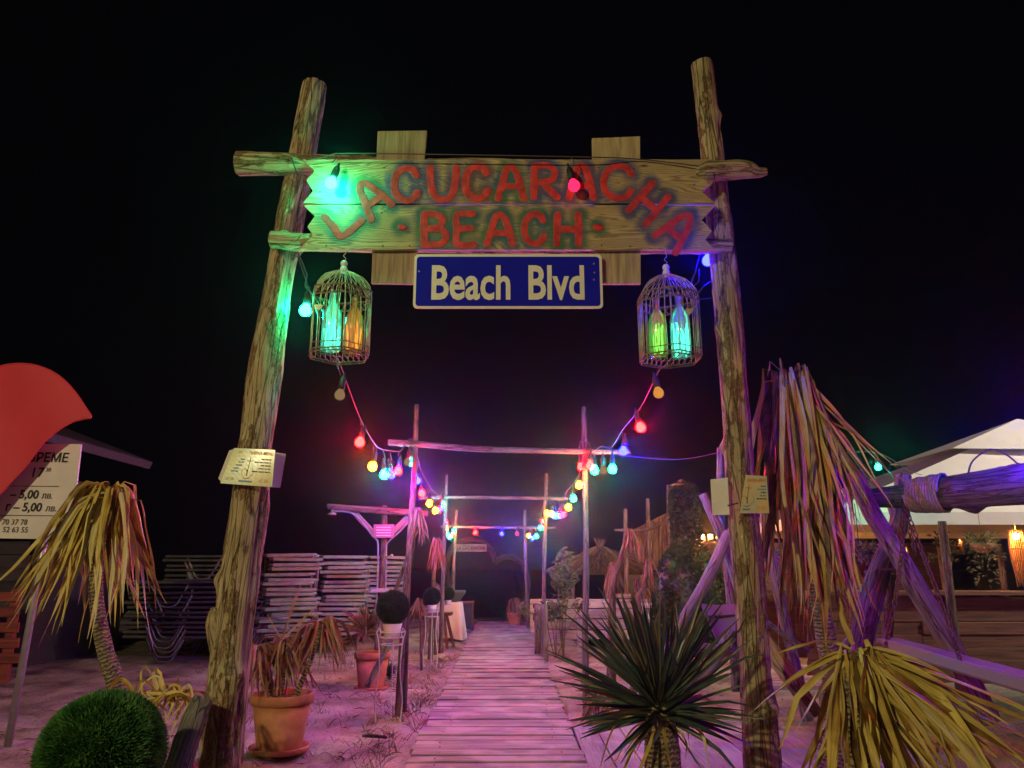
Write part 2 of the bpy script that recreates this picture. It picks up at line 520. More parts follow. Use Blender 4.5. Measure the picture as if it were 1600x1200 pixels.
def frames(pts):
    fr = []
    n = len(pts)
    t0 = (pts[1] - pts[0]).normalized()
    a = V((0, 0, 1)) if abs(t0.z) < 0.9 else V((1, 0, 0))
    u = (a - t0 * a.dot(t0)).normalized()
    for i in range(n):
        t = (pts[min(n - 1, i + 1)] - pts[max(0, i - 1)]).normalized()
        u = (u - t * u.dot(t)).normalized()
        fr.append((t, u, t.cross(u)))
    return fr


def tube(pts, r, seg=8, cap=True, closed=False):
    pts = [V(p) for p in pts]
    rs = r if isinstance(r, (list, tuple)) else [r] * len(pts)
    fr = frames(pts)
    vs, fs = [], []
    for p, (t, u, w), rr in zip(pts, fr, rs):
        for k in range(seg):
            a = 2 * math.pi * k / seg
            vs.append(p + (u * math.cos(a) + w * math.sin(a)) * rr)
    for i in range(len(pts) - 1):
        for k in range(seg):
            k2 = (k + 1) % seg
            fs.append((i * seg + k, i * seg + k2, (i + 1) * seg + k2, (i + 1) * seg + k))
    if cap:
        fs.append(tuple(reversed(range(seg))))
        fs.append(tuple((len(pts) - 1) * seg + k for k in range(seg)))
    return vs, fs


def ctube(pts, r, seg=6, step=0.04):
    q, _ = catmull(pts, step)
    return tube(q, r, seg)


def loggeo(pts, rads, seed=0, seg=22, step=0.025, rough=0.07, barkiness=0.5, knots=0):
    q, par = catmull(pts, step)
    fr = frames(q)
    off = V((seed * 7.3, seed * 3.1, seed * 1.7))
    vs, fs, lp, bk = [], [], [], []
    ln = 0
    kn = random.Random(seed)
    total = sum((q[i + 1] - q[i]).length for i in range(len(q) - 1))
    kl = [(kn.uniform(0.05, 0.95) * total, kn.uniform(0, 6.28), kn.uniform(0.25, 0.5)) for _ in range(knots)]
    for i, (p, (t, u, w)) in enumerate(zip(q, fr)):
        if i:
            ln += (q[i] - q[i - 1]).length
        j = min(int(par[i]), len(rads) - 2); f = par[i] - j
        r0 = rads[j] * (1 - f) + rads[j + 1] * f
        for k in range(seg):
            a = 2 * math.pi * k / seg
            c, s = math.cos(a), math.sin(a)
            e = V((c * 1.1, s * 1.1, ln * 2.6)) + off
            d = noise.noise(e) * rough * 1.4 + noise.noise(V((c * 3.5, s * 3.5, ln * 5)) + off) * rough * 0.7
            b = noise.noise(V((c * 1.6, s * 1.6, ln * 3.2)) + off * 2) + 0.5 * noise.noise(V((c * 5, s * 5, ln * 13)) + off)
            b = max(0.0, min(1.0, (b + barkiness - 0.5) * 6 + 0.5))
            # long drying cracks
            cr = noise.noise(V((c * 4.5, s * 4.5, ln * 0.5)) + off * 3)
            crack = max(0, 1 - abs(cr) * 16) if abs(cr) < 0.06 else 0
            rr = r0 * (1 + d) + b * 0.05 * r0 - crack * 0.16 * r0
            for (kz, ka, kh) in kl:
                da = (a - ka + math.pi) % (2 * math.pi) - math.pi
                g = math.exp(-((ln - kz) / (r0 * 0.5)) ** 2 - (da / 0.5) ** 2)
                rr += g * kh * r0
            vs.append(p + (u * c + w * s) * rr)
            lp.append((c * r0, s * r0, ln + seed)); bk.append(b)
    n = len(q)
    for i in range(n - 1):
        for k in range(seg):
            k2 = (k + 1) % seg
            fs.append((i * seg + k, i * seg + k2, (i + 1) * seg + k2, (i + 1) * seg + k))
    # sawn ends with a chamfered ring
    for e, idx in ((0, 0), (1, n - 1)):
        t = fr[idx][0] * (-1 if e == 0 else 1)
        c = len(vs)
        for k in range(seg):
            v = vs[idx * seg + k]
            vs.append(q[idx] + (v - q[idx]) * 0.86 + t * rads[0 if e == 0 else -1] * 0.09)
            lp.append(lp[idx * seg + k]); bk.append(0)
        for k in range(seg):
            k2 = (k + 1) % seg
            A, B = idx * seg + k, idx * seg + k2
            fs.append((B, A, c + k, c + k2) if e == 0 else (A, B, c + k2, c + k))
        fs.append(tuple(reversed(range(c, c + seg))) if e == 0 else tuple(range(c, c + seg)))
    return vs, fs, {'lp': ('FLOAT_VECTOR', lp), 'bark': ('FLOAT', bk)}


def log(name, pts, rads, mat, parent=None, seed=0, **kw):
    ex = {k: kw.pop(k) for k in ('label', 'cat', 'group') if k in kw}
    return M(name, loggeo(pts, rads, seed, **kw), mat, parent, True, **ex)


def pxlog(name, pl, mat, parent, seed, **kw):
    """pl: (px, py, D, width in photo pixels)"""
    return log(name, [P(a, b, d) for a, b, d, w in pl], [w * T(b, d) / 2 for a, b, d, w in pl], mat, parent, seed, **kw)


def obox(c, ax, ay, az, bev=0.0):
    """box with half axes ax, ay, az and chamfered edges"""
    c, ax, ay, az = V(c), V(ax), V(ay), V(az)
    if bev <= 0:
        vs = [c + ax * x + ay * y + az * z for x in (-1, 1) for y in (-1, 1) for z in (-1, 1)]
        return vs, [(0, 1, 3, 2), (4, 6, 7, 5), (0, 4, 5, 1), (2, 3, 7, 6), (0, 2, 6, 4), (1, 5, 7, 3)]
    bx, by, bz = (min(0.9, bev / max(1e-6, a.length)) for a in (ax, ay, az))
    vs, ix = [], {}
    for x in (-1, 1):
        for y in (-1, 1):
            for z in (-1, 1):
                for k, (i, j, l) in enumerate(((1, 1 - by, 1 - bz), (1 - bx, 1, 1 - bz), (1 - bx, 1 - by, 1))):
                    ix[(x, y, z, k)] = len(vs)
                    vs.append(c + ax * x * i + ay * y * j + az * z * l)
    fs = []
    for s in (-1, 1):
        q = [(s, -1, -1, 0), (s, 1, -1, 0), (s, 1, 1, 0), (s, -1, 1, 0)]; fs.append([ix[i] for i in (q if s > 0 else q[::-1])])
        q = [(-1, s, -1, 1), (-1, s, 1, 1), (1, s, 1, 1), (1, s, -1, 1)]; fs.append([ix[i] for i in (q if s > 0 else q[::-1])])
        q = [(-1, -1, s, 2), (1, -1, s, 2), (1, 1, s, 2), (-1, 1, s, 2)]; fs.append([ix[i] for i in (q if s > 0 else q[::-1])])
    for s in (-1, 1):
        for t in (-1, 1):
            fs.append([ix[(s, t, -1, 0)], ix[(s, t, 1, 0)], ix[(s, t, 1, 1)], ix[(s, t, -1, 1)]])
            fs.append([ix[(s, -1, t, 0)], ix[(s, 1, t, 0)], ix[(s, 1, t, 2)], ix[(s, -1, t, 2)]])
            fs.append([ix[(-1, s, t, 1)], ix[(1, s, t, 1)], ix[(1, s, t, 2)], ix[(-1, s, t, 2)]])
            for u in (-1, 1):
                fs.append([ix[(s, t, u, k)] for k in range(3)])
    return vs, [tuple(f) for f in fs]


def abox(x0, x1, y0, y1, z0, z1, bev=0.003):
    return obox(((x0 + x1) / 2, (y0 + y1) / 2, (z0 + z1) / 2), ((x1 - x0) / 2, 0, 0), (0, (y1 - y0) / 2, 0), (0, 0, (z1 - z0) / 2), bev)


def bar(a, b, w, h, bev=0.003, side=V((0, 1, 0))):
    """squared timber from a to b"""
    a, b = V(a), V(b)
    d = (b - a)
    t = d.normalized()
    s = (side - t * side.dot(t)).normalized()
    n = t.cross(s)
    return obox((a + b) / 2, d / 2, s * w / 2, n * h / 2, bev)


def lathe(prof, c, seg=28, close=False):
    c = V(c)
    vs, fs = [], []
    for r, z in prof:
        for k in range(seg):
            a = 2 * math.pi * k / seg
            vs.append(c + V((r * math.cos(a), r * math.sin(a), z)))
    for i in range(len(prof) - 1):
        for k in range(seg):
            k2 = (k + 1) % seg
            fs.append((i * seg + k, i * seg + k2, (i + 1) * seg + k2, (i + 1) * seg + k))
    fs.append(tuple(reversed(range(seg))))
    fs.append(tuple((len(prof) - 1) * seg + k for k in range(seg)))
    return vs, fs


def sphere(c, r, seg=12, rings=8, sz=1.0):
    prof = []
    for i in range(rings + 1):
        a = -math.pi / 2 + math.pi * i / rings
        prof.append((max(0.0005, r * math.cos(a)), r * sz * math.sin(a)))
    return lathe(prof, c, seg)


def leafgeo(base, d0, d1, L, w, rnd, bend=0.3, seg=7, fold=0.25, wob=0.08, roll=None, droop=0.0, tip=0.7, r=rng, twist=0.6, kink=0.0, w0=0.45):
    base, d0, d1 = V(base), V(d0).normalized(), V(d1).normalized()
    p = base.copy()
    vs, fs, lf = [], [], []
    roll = r.uniform(-0.9, 0.9) if roll is None else roll
    ph = r.uniform(0, 20)
    step = L / seg
    ks = r.uniform(0.35, 0.8); kd = V((r.uniform(-1, 1), r.uniform(-1, 1), r.uniform(-0.8, 0.3))) * kink
    for i in range(seg + 1):
        s = i / seg
        k = min(1, s / max(bend, 1e-3)); k = k * k * (3 - 2 * k)
        d = (d0 * (1 - k) + d1 * k + V((0, 0, -droop * s * s)))
        d += V((noise.noise(V((ph, s * 2.5, 0))), noise.noise(V((ph, s * 2.5, 9))), 0)) * wob
        if kink and s > ks:
            d = d + kd
        d = d.normalized() if d.length > 1e-4 else d1
        sd = d.cross(V((0, -1, 0.25)))
        if sd.length < 0.05:
            sd = d.cross(V((1, 0, 0)))
        sd.normalize()
        sd = Matrix.Rotation(roll + twist * 2 * noise.noise(V((ph + 5, s * 1.5, 3))), 3, d) @ sd
        nn = d.cross(sd)
        ww = w * min(1.0, w0 + s * 4) * max(0.02, (1 - s ** 2.2)) ** tip * 0.5
        vs += [p - sd * ww, p + nn * ww * fold * 2, p + sd * ww]
        lf += [(rnd, s, 0.0), (rnd, s, 0.5), (rnd, s, 1.0)]
        p = p + d * step
    for i in range(seg):
        a = i * 3
        fs += [(a, a + 1, a + 4, a + 3), (a + 1, a + 2, a + 5, a + 4)]
    return vs, fs, {'lf': ('FLOAT_VECTOR', lf)}


def textgeo(s, o, right, up, size, bold=0.0, xs=1.0, align='LEFT', shear=0.0, depth=0.0):
    cu = bpy.data.curves.new('t', 'FONT')
    cu.body = s; cu.size = 1; cu.offset = bold; cu.align_x = align; cu.shear = shear
    cu.resolution_u = 3
    cu.extrude = depth
    ob = bpy.data.objects.new('t', cu)
    COL.objects.link(ob)
    dg = bpy.context.evaluated_depsgraph_get()
    me = bpy.data.meshes.new_from_object(ob.evaluated_get(dg))
    n = V(right).cross(V(up))
    vs = [V(o) + V(right) * v.co.x * size * xs + V(up) * v.co.y * size + n * v.co.z * size for v in me.vertices]
    fs = [tuple(p.vertices) for p in me.polygons]
    bpy.data.objects.remove(ob); bpy.data.curves.remove(cu); bpy.data.meshes.remove(me)
    return vs, fs


def clone(o, parent=None):
    c = o.copy()
    COL.objects.link(c)
    c.parent = parent
    for ch in list(o.children):
        clone(ch, c)
    return c


# ------------------------------------------------------------------ assumed lamp behind the viewer, out of view, for the warm main light
LAMP = V((-3.5, -2.6, 3.6))
t = thing('added_lamp', 'assumed tall grey street lamp, added unseen behind the viewer', 'added lamp', (LAMP.x - 0.5, LAMP.y - 0.3, 0))  # assumed source, never in view; added to cast warm light from the left
M('pole', tube([(LAMP.x - 0.5, LAMP.y - 0.3, -0.2), (LAMP.x - 0.5, LAMP.y - 0.3, 4.1)], 0.045, 12), 'galvanised', t, True)
M('arm', ctube([(LAMP.x - 0.5, LAMP.y - 0.3, 4.1), (LAMP.x - 0.35, LAMP.y - 0.2, 4.22), (LAMP.x, LAMP.y, 3.87)], 0.025, 8), 'galvanised', t, True)
M('lamp_shade', lathe([(0.03, 0.28), (0.10, 0.24), (0.2, 0.14), (0.205, 0.13), (0.10, 0.225)], LAMP, 20), 'galvanised', t, True)
ld = bpy.data.lights.new('added_lamp_light', 'POINT')
ld.energy = 900; ld.color = (1.0, 0.83, 0.43); ld.shadow_soft_size = 0.09
lo = bpy.data.objects.new('added_lamp_light', ld); COL.objects.link(lo); lo.location = LAMP

t = thing('added_lamp', 'unseen floodlight added beside the bar terrace to brighten the parasol', 'added lamp', (10.5, 5.6, 0))  # added light source; its spot is aimed at the parasol canopy
M('pole', tube([(10.5, 5.6, -0.2), (10.5, 5.6, 5.4)], 0.05, 12), 'galvanised', t, True)
M('lamp_shade', lathe([(0.03, 0.28), (0.10, 0.24), (0.2, 0.14), (0.205, 0.13), (0.10, 0.225)], (10.5, 5.6, 5.2), 20), 'galvanised', t, True)
ld = bpy.data.lights.new('added_lamp_light', 'SPOT')
ld.energy = 7500; ld.color = (1.0, 0.86, 0.72); ld.shadow_soft_size = 0.09; ld.spot_size = math.radians(62); ld.spot_blend = 0.6
lo = bpy.data.objects.new('added_lamp_light', ld); COL.objects.link(lo); lo.location = (10.5, 5.6, 5.15)
lo.rotation_euler = (V((5.8, 9.6, 2.2)) - V((10.5, 5.6, 5.15))).to_track_quat('-Z', 'Y').to_euler()

# ------------------------------------------------------------------ ground
WX0, WX1 = -0.60, 0.375


def gz(x, y):
    """height of the sand"""
    h = 0.035 * noise.noise(V((x * 0.9, y * 0.9, 1))) + 0.034 * noise.noise(V((x * 3.1, y * 3.1, 4))) + 0.018 * noise.noise(V((x * 7.5, y * 7.5, 8)))
    e = max(0.0, min(1.0, (max(WX0 - x, x - WX1)) / 0.25))
    h = h * e - 0.03 * (1 - e) - 0.012
    if x > 0.3:
        k = min(1, (x - 0.3) / 0.3)
        if y < 5.6:
            h -= 0.035 * k
        f = max(0.0, min(1.0, (y - 9) / 6)) * min(1, max(0, (x - 0.6) / 1.2))
        h -= 0.9 * f * f * (3 - 2 * f)
    f = max(0.0, (y - 16) / 14)
    return h - min(2.5, f * 0.8)


def axis_pts(lo, hi, a, b, st):
    xs = [a + st * i for i in range(int((b - a) / st) + 1)]
    x, s = xs[-1], st
    while x < hi:
        s *= 1.35; x += s; xs.append(x)
    x, s = xs[0], st
    while x > lo:
        s *= 1.35; x -= s; xs.insert(0, x)
    return xs


gx = axis_pts(-400, 400, -4.2, 4.2, 0.05); gy = axis_pts(-60, 900, 3.6, 13, 0.055)
vs = [(x, y, gz(x, y)) for y in gy for x in gx]
nx = len(gx)
fs = [(j * nx + i, j * nx + i + 1, (j + 1) * nx + i + 1, (j + 1) * nx + i) for j in range(len(gy) - 1) for i in range(nx - 1)]
ground = link('ground', me_new('ground', vs, fs, 'sand', True))
ground['kind'] = 'structure'

# boardwalk: each plank a piece
walk = thing('boardwalk_path', None, None, (0, 3, 0), kind='structure')
y = 2.4
i = 0
ptypes = [me_new('plank', *obox((0, 0, 0), (0.488, 0, 0), (0, w / 2, 0), (0, 0, 0.014), 0.004), 'walk_plank') for w in (0.118, 0.11, 0.125)]
pw = (0.118, 0.11, 0.125)
while y < 15.2:
    k = rng.choice((0, 0, 1, 2))
    g = rng.choice((0.006, 0.010, 0.013, 0.02))
    f = (y - 4.4) / 8.3
    xc = (-0.55 + 0.377) / 2 * (1 - f) + (-0.67 + 0.36) / 2 * f
    o = link('plank', ptypes[k], walk, (xc + rng.uniform(-0.012, 0.012), y + pw[k] / 2 - 3, 0.012 + rng.uniform(-0.007, 0.007)))
    o.rotation_euler = (rng.uniform(-0.015, 0.015), rng.uniform(-0.006, 0.006), rng.uniform(-0.008, 0.008))
    y += pw[k] + g
    i += 1
M('joist', abox(-0.52, -0.46, 2.4, 15.2, -0.09, -0.005), 'dark_log', walk)
M('joist', abox(0.25, 0.31, 2.4, 15.2, -0.09, -0.005), 'dark_log', walk)

sg = []
for o in list(walk.children):
    if o.name.startswith('plank'):
        w0_ = V(o.location) + V((0, 3, 0))
        for sx in (-0.33, 0.36):
            sg.append(lathe([(0.005, -0.004), (0.005, 0.0012), (0.002, 0.0016)], w0_ + V((sx + rng.uniform(-0.01, 0.01), rng.uniform(-0.02, 0.02), 0.0145)), 6))
sc_ = M('screws', join(*sg), 'rusty_chain', walk); sc_['kind'] = 'stuff'
# wide deck on the right
deck = thing('side_deck', None, None, (1, 4, 0), kind='structure')
x = 0.405
k = 0
while x < 1.95:
    w = 0.146
    y1 = 5.42 + rng.uniform(-0.02, 0.02)
    o = M('plank', abox(x, x + w, 2.2, y1, -0.012, 0.018 + rng.uniform(-0.003, 0.003), 0.004), 'deck_plank', deck)
    x += w + rng.choice((0.006, 0.009, 0.012))
M('edge_beam', abox(0.40, 1.95, 5.45, 5.50, -0.1, -0.002), 'dark_log', deck)

# ------------------------------------------------------------------ entrance arch
arch = thing('entrance_arch', 'tall rustic log gate carrying the painted wooden name sign', 'gate', (-0.1, 3.62, 0))
DP = 3.64
pxlog('post', [(338, 1290, DP, 66), (347, 1180, DP, 64), (357, 1060, DP, 62), (371, 930, DP, 60), (391, 780, DP, 55), (402, 680, DP, 50), (415, 575, DP, 52), (431, 470, DP, 44), (452, 350, DP, 40), (473, 240, DP, 39), (492, 132, DP, 36)],
      'post_wood', arch, 1, seg=44, step=0.014, rough=0.07, barkiness=0.42, knots=7)
pxlog('post', [(1200, 1290, DP, 60), (1190, 1180, DP, 58), (1180, 1050, DP, 47), (1172, 930, DP, 46), (1161, 800, DP, 45), (1150, 640, DP, 42), (1139, 500, DP, 40), (1124, 350, DP, 37), (1110, 220, DP, 34), (1097, 100, DP, 32)],
      'post_wood', arch, 2, seg=44, step=0.014, rough=0.06, barkiness=0.55, knots=5)
DB = 3.575
pxlog('crossbeam', [(372, 256, DB, 37), (480, 257, DB, 34), (640, 262, DB, 30), (900, 266, DB, 32), (1130, 270, DB, 30)], 'post_wood', arch, 3, seg=30, step=0.02, barkiness=0.35, knots=4)
pxlog('crossbeam', [(425, 376, DB, 26), (460, 378, DB, 28), (640, 382, DB, 26), (1000, 384, DB, 26), (1142, 385, DB, 22)], 'post_wood', arch, 4, seg=26, step=0.02, barkiness=0.45, knots=2)
pxlog('beam_end', [(1091, 268, 3.49, 16), (1104, 267, 3.47, 29), (1150, 265, 3.475, 29), (1172, 267, 3.48, 26), (1184, 270, 3.48, 17), (1197, 268, 3.48, 11)], 'post_wood', arch, 5, seg=30, step=0.008, rough=0.24, barkiness=0.3)
pxlog('beam_end', [(424, 374, 3.50, 26), (455, 376, 3.50, 26), (478, 373, 3.50, 16), (491, 366, 3.50, 5)], 'post_wood', arch, 6, seg=26, step=0.01, rough=0.14, barkiness=0.3, knots=2)
pxlog('branch_stub', [(358, 1050, 3.66, 30), (345, 1010, 3.62, 34), (337, 975, 3.60, 30), (337, 950, 3.59, 14)], 'post_wood', arch, 9, seg=22, step=0.01, rough=0.1, barkiness=0.4)
for sx, (a, b) in enumerate((((455, 247), (463, 268)), ((1112, 255), (1118, 286)))):
    D = 3.51 if sx == 0 else 3.445
    c = P((a[0]), (a[1] + b[1]) / 2, D)
    M('wire_tie', ctube([P(a[0] - 4, a[1] - 4, D + 0.06), P(a[0], a[1], D), P(b[0], b[1], D), P(b[0] + 3, b[1] + 6, D + 0.06)], 0.0025, 6, 0.01), 'black_rubber', arch, True)

pxlog('leaning_log', [(268, 1240, 3.35, 40), (285, 1180, 3.38, 40), (303, 1125, 3.42, 38), (318, 1092, 3.45, 30)], 'grey_wood', None, 11, seg=30, step=0.012, barkiness=0.35,
      label='short grey log leaning against the foot of the gate post by the green ball', cat='log')

# ------------------------------------------------------------------ painted name sign
SD = 3.49
sign = thing('painted_sign', 'weathered two-plank sign with red hand-painted letters over the gate', 'sign', P(795, 395, SD))
STROKES = {
    'C': [[(0.95, 0.78), (0.8, 0.95), (0.5, 1.0), (0.18, 0.85), (0.04, 0.5), (0.15, 0.16), (0.5, 0.0), (0.85, 0.08), (0.98, 0.25)]],
    'U': [[(0.03, 1), (0.06, 0.5), (0.2, 0.12), (0.5, 0.0), (0.78, 0.12), (0.92, 0.5), (0.96, 1)]],
    'A': [[(0.0, 0.0), (0.2, 0.55), (0.32, 0.88), (0.5, 1.0), (0.68, 0.88), (0.85, 0.5), (1.0, 0.0)], [(0.15, 0.38), (0.86, 0.38)]],
    'R': [[(0.08, 0), (0.08, 0.5), (0.1, 0.96)], [(0.1, 0.96), (0.55, 1.0), (0.88, 0.84), (0.8, 0.58), (0.5, 0.47), (0.14, 0.45)], [(0.45, 0.46), (0.7, 0.22), (1.0, 0.0)]],
    'H': [[(0.05, 0), (0.06, 0.5), (0.08, 1)], [(0.94, 0), (0.95, 0.5), (0.92, 1)], [(0.07, 0.5), (0.94, 0.5)]],
    'B': [[(0.08, 0), (0.08, 1)], [(0.08, 1), (0.5, 1.0), (0.82, 0.85), (0.75, 0.62), (0.45, 0.53), (0.1, 0.53)], [(0.45, 0.53), (0.85, 0.45), (0.98, 0.25), (0.8, 0.04), (0.4, 0.0), (0.08, 0.0)]],
    'E': [[(0.9, 1.0), (0.1, 0.98), (0.08, 0.5), (0.1, 0.02), (0.95, 0.0)], [(0.1, 0.52), (0.8, 0.54)]],
    'L': [[(0.05, 1), (0.07, 0.5), (0.1, 0.03), (0.95, 0.0)]],
}
# letter, centre px, centre py, width, height, turn (degrees clockwise), spray colour
GRN, BLU, BRN = (0.02, 0.12, 0.055), (0.02, 0.06, 0.20), (0.13, 0.05, 0.03)
LET = [('L', 537, 343, 46, 42, -40, GRN), ('A', 581, 311, 40, 54, -36, GRN),
       ('C', 634, 290, 38, 50, 0, BLU), ('U', 693, 289, 44, 50, 0, BLU), ('C', 744, 287, 36, 50, 0, BRN), ('A', 798, 287, 40, 50, 0, GRN), ('R', 851, 285, 40, 50, 0, BLU),
       ('A', 908, 286, 38, 50, 0, BLU), ('C', 964, 286, 46, 50, 4, BLU), ('H', 1013, 320, 38, 56, 40, BLU), ('A', 1057, 361, 42, 58, 40, BLU),
       ('B', 679, 360, 38, 48, 0, GRN), ('E', 727, 360, 30, 48, 0, GRN), ('A', 781, 360, 40, 46, 0, GRN), ('C', 834, 359, 32, 46, 0, GRN), ('H', 887, 360, 38, 46, 0, GRN)]
HALO = []
DOT = [(629, 357, 5), (934, 357, 6)]


def flatstroke(pts, hw, y0, dep):
    q, _ = catmull(pts, 0.006)
    # extend rounded ends
    t0 = (q[0] - q[1]).normalized(); t1 = (q[-1] - q[-2]).normalized()
    path, wd = [], []
    for s in (1.0, 0.85, 0.5):
        path.append(q[0] + t0 * hw * s * 0.9); wd.append(hw * math.sqrt(max(0.02, 1 - s * s)))
    for p in q:
        path.append(p); wd.append(hw * (1 + 0.14 * noise.noise(p * 40) + 0.1 * noise.noise(p * 110)))
    for s in (0.5, 0.85, 1.0):
        path.append(q[-1] + t1 * hw * s * 0.9); wd.append(hw * math.sqrt(max(0.02, 1 - s * s)))
    vs, fs = [], []
    for i, p in enumerate(path):
        t = path[min(len(path) - 1, i + 1)] - path[max(0, i - 1)]
        n = V((-t.z, 0, t.x)).normalized()
        for a, dd in ((-1, 0.0), (-0.93, 0.9), (0, 1.0), (0.93, 0.9), (1, 0.0)):
            vs.append(V((p.x, y0 - dep * dd, p.z)) + n * wd[i] * a)
    for i in range(len(path) - 1):
        for k in range(4):
            a = i * 5 + k
            fs.append((a, a + 5, a + 6, a + 1))
    return vs, fs


for li, (ch, cx, cy, w, h, rot, spray) in enumerate(LET):
    geos = []
    r = math.radians(rot)
    for si, st in enumerate(STROKES[ch]):
        pts = []
        for (u, v) in st:
            dx, dy = (u - 0.5) * w, (0.5 - v) * h
            X = cx + dx * math.cos(r) - dy * math.sin(r); Y = cy + dx * math.sin(r) + dy * math.cos(r)
            pts.append(P(X, Y, SD))
        geos.append(flatstroke(pts, 5.7 * T(cy, SD), SD - 0.0115, 0.0016 + 0.0004 * si))
        HALO += [(p.x, p.z, spray) for p in catmull(pts, 0.012)[0]]
    M('letter', join(*geos), 'red_paint', sign)
for cx, cy, r0 in DOT:
    c = P(cx, cy, SD)
    M('painted_dot', flatstroke([c + V((-r0 * 0.0015, 0, 0)), c, c + V((r0 * 0.0015, 0, 0))], r0 * T(cy, SD), SD - 0.0115, 0.004), 'red_paint', sign, True)
    HALO.append((c.x, c.z, GRN))


def zig_plank(lp, rp, parent):
    """plank with saw-toothed ends; lp, rp: outline pixels down the two ends"""
    L_ = [P(a, b, SD) for a, b in lp]; R_ = [P(a, b, SD) for a, b in rp]

    def atz(pl, k):
        j = min(int(k), len(pl) - 2); f = k - j
        return pl[j].lerp(pl[j + 1], f)
    rows, cols = 32, 420
    n = len(L_) - 1
    vs, fs, pc = [], [], []
    zt, zb = L_[0].z, L_[-1].z
    for i in range(rows + 1):
        z = zt + (zb - zt) * i / rows

        def xat(pl):
            for a, b in zip(pl[:-1], pl[1:]):
                if a.z >= z >= b.z - 1e-6 and a.z != b.z:
                    return a.x + (b.x - a.x) * (a.z - z) / (a.z - b.z)
            return pl[-1].x
        xl, xr = xat(L_), xat(R_)
        for j in range(cols + 1):
            x = xl + (xr - xl) * j / cols
            zz = z + (0.0025 * noise.noise(V((x * 6, zt * 9, 0))) if i in (0, rows) else 0)
            vs.append(V((x, SD - 0.011 + 0.0008 * noise.noise(V((x * 8, 0, z * 40))), zz)))
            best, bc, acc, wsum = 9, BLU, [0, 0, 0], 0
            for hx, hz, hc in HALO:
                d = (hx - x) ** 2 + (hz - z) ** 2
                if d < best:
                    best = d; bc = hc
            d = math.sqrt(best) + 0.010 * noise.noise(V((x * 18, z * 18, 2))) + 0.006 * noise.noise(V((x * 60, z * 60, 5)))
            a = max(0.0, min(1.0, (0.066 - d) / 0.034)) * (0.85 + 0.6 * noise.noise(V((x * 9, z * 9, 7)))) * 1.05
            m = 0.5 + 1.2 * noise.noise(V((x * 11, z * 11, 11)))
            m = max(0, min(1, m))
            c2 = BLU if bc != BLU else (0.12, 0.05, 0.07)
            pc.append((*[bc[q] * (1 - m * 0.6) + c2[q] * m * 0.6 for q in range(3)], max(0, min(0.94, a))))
    w = cols + 1
    for i in range(rows):
        for j in range(cols):
            a = i * w + j
            fs.append((a, a + w, a + w + 1, a + 1))
    loop = [j for j in range(cols)] + [i * w + cols for i in range(rows)] + [rows * w + j for j in range(cols, 0, -1)] + [i * w for i in range(rows, 0, -1)]
    b0 = len(vs)
    for v in loop:
        vs.append(vs[v] + V((0, 0.024, 0))); pc.append((0, 0, 0, 0))
    m_ = len(loop)
    for k in range(m_):
        fs.append((loop[k], loop[(k + 1) % m_], b0 + (k + 1) % m_, b0 + k))
    fs.append(tuple(b0 + k for k in range(m_)))
    return M('plank', (vs, fs, {'paint': ('FLOAT_COLOR', pc)}), 'sign_plank', parent)


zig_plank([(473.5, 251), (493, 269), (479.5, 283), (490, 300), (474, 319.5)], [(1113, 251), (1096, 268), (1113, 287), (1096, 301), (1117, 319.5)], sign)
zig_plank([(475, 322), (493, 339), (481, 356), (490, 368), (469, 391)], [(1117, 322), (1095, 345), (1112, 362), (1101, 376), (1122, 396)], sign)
for pts in (((590, 205), (667, 204), (648, 443), (580, 442)), ((925, 216), (1000, 213), (1001, 443), (929, 443))):
    q = [P(a, b, 3.515) for a, b in pts]
    vs = [v for p in q for v in (p, p + V((0, 0.022, 0)))]
    fs = [(0, 2, 4, 6)[::-1], (1, 3, 5, 7), (0, 1, 3, 2), (2, 3, 5, 4), (4, 5, 7, 6), (6, 7, 1, 0)]
    M('backing_board', (vs, fs), 'backing_plank', sign)

ng = []
for px_, py_ in ((600, 262), (655, 263), (602, 308), (650, 310), (596, 332), (640, 384), (598, 384), (935, 262), (990, 264), (938, 309), (988, 331), (985, 385), (940, 383), (500, 300), (1085, 288), (510, 384)):
    M('nail', lathe([(0.0045, -0.001), (0.0045, 0.0005), (0.003, 0.0015)], (0, 0, 0), 8), 'rusty_chain', sign).location = P(px_, py_, SD - 0.0125) - org(sign)
for o in [o for o in sign.children if o.name.startswith('nail')]:
    o.rotation_euler = (math.pi / 2, 0, 0)
    for v in o.data.vertices: v.co = v.co + org(sign)
# street-name plate
SB = 3.475
st = thing('street_sign', 'blue metal street sign reading Beach Blvd in white letters', 'sign', P(792, 480, SB))


def rrect(px0, py0, px1, py1, D, rad, th, seg=6):
    a, b = P(px0, py1, D), P(px1, py0, D)
    pts = []
    for cx, cz, a0 in ((b.x - rad, b.z - rad, 0), (a.x + rad, b.z - rad, 90), (a.x + rad, a.z + rad, 180), (b.x - rad, a.z + rad, 270)):
        for k in range(seg + 1):
            an = math.radians(a0 + 90 * k / seg)
            pts.append((cx + rad * math.cos(an), cz + rad * math.sin(an)))
    n = len(pts)
    vs = [V((x, D, z)) for x, z in pts] + [V((x, D + th, z)) for x, z in pts]
    fs = [tuple(range(n))[::-1], tuple(range(n, 2 * n))] + [(i, (i + 1) % n, n + (i + 1) % n, n + i) for i in range(n)]
    return vs, fs


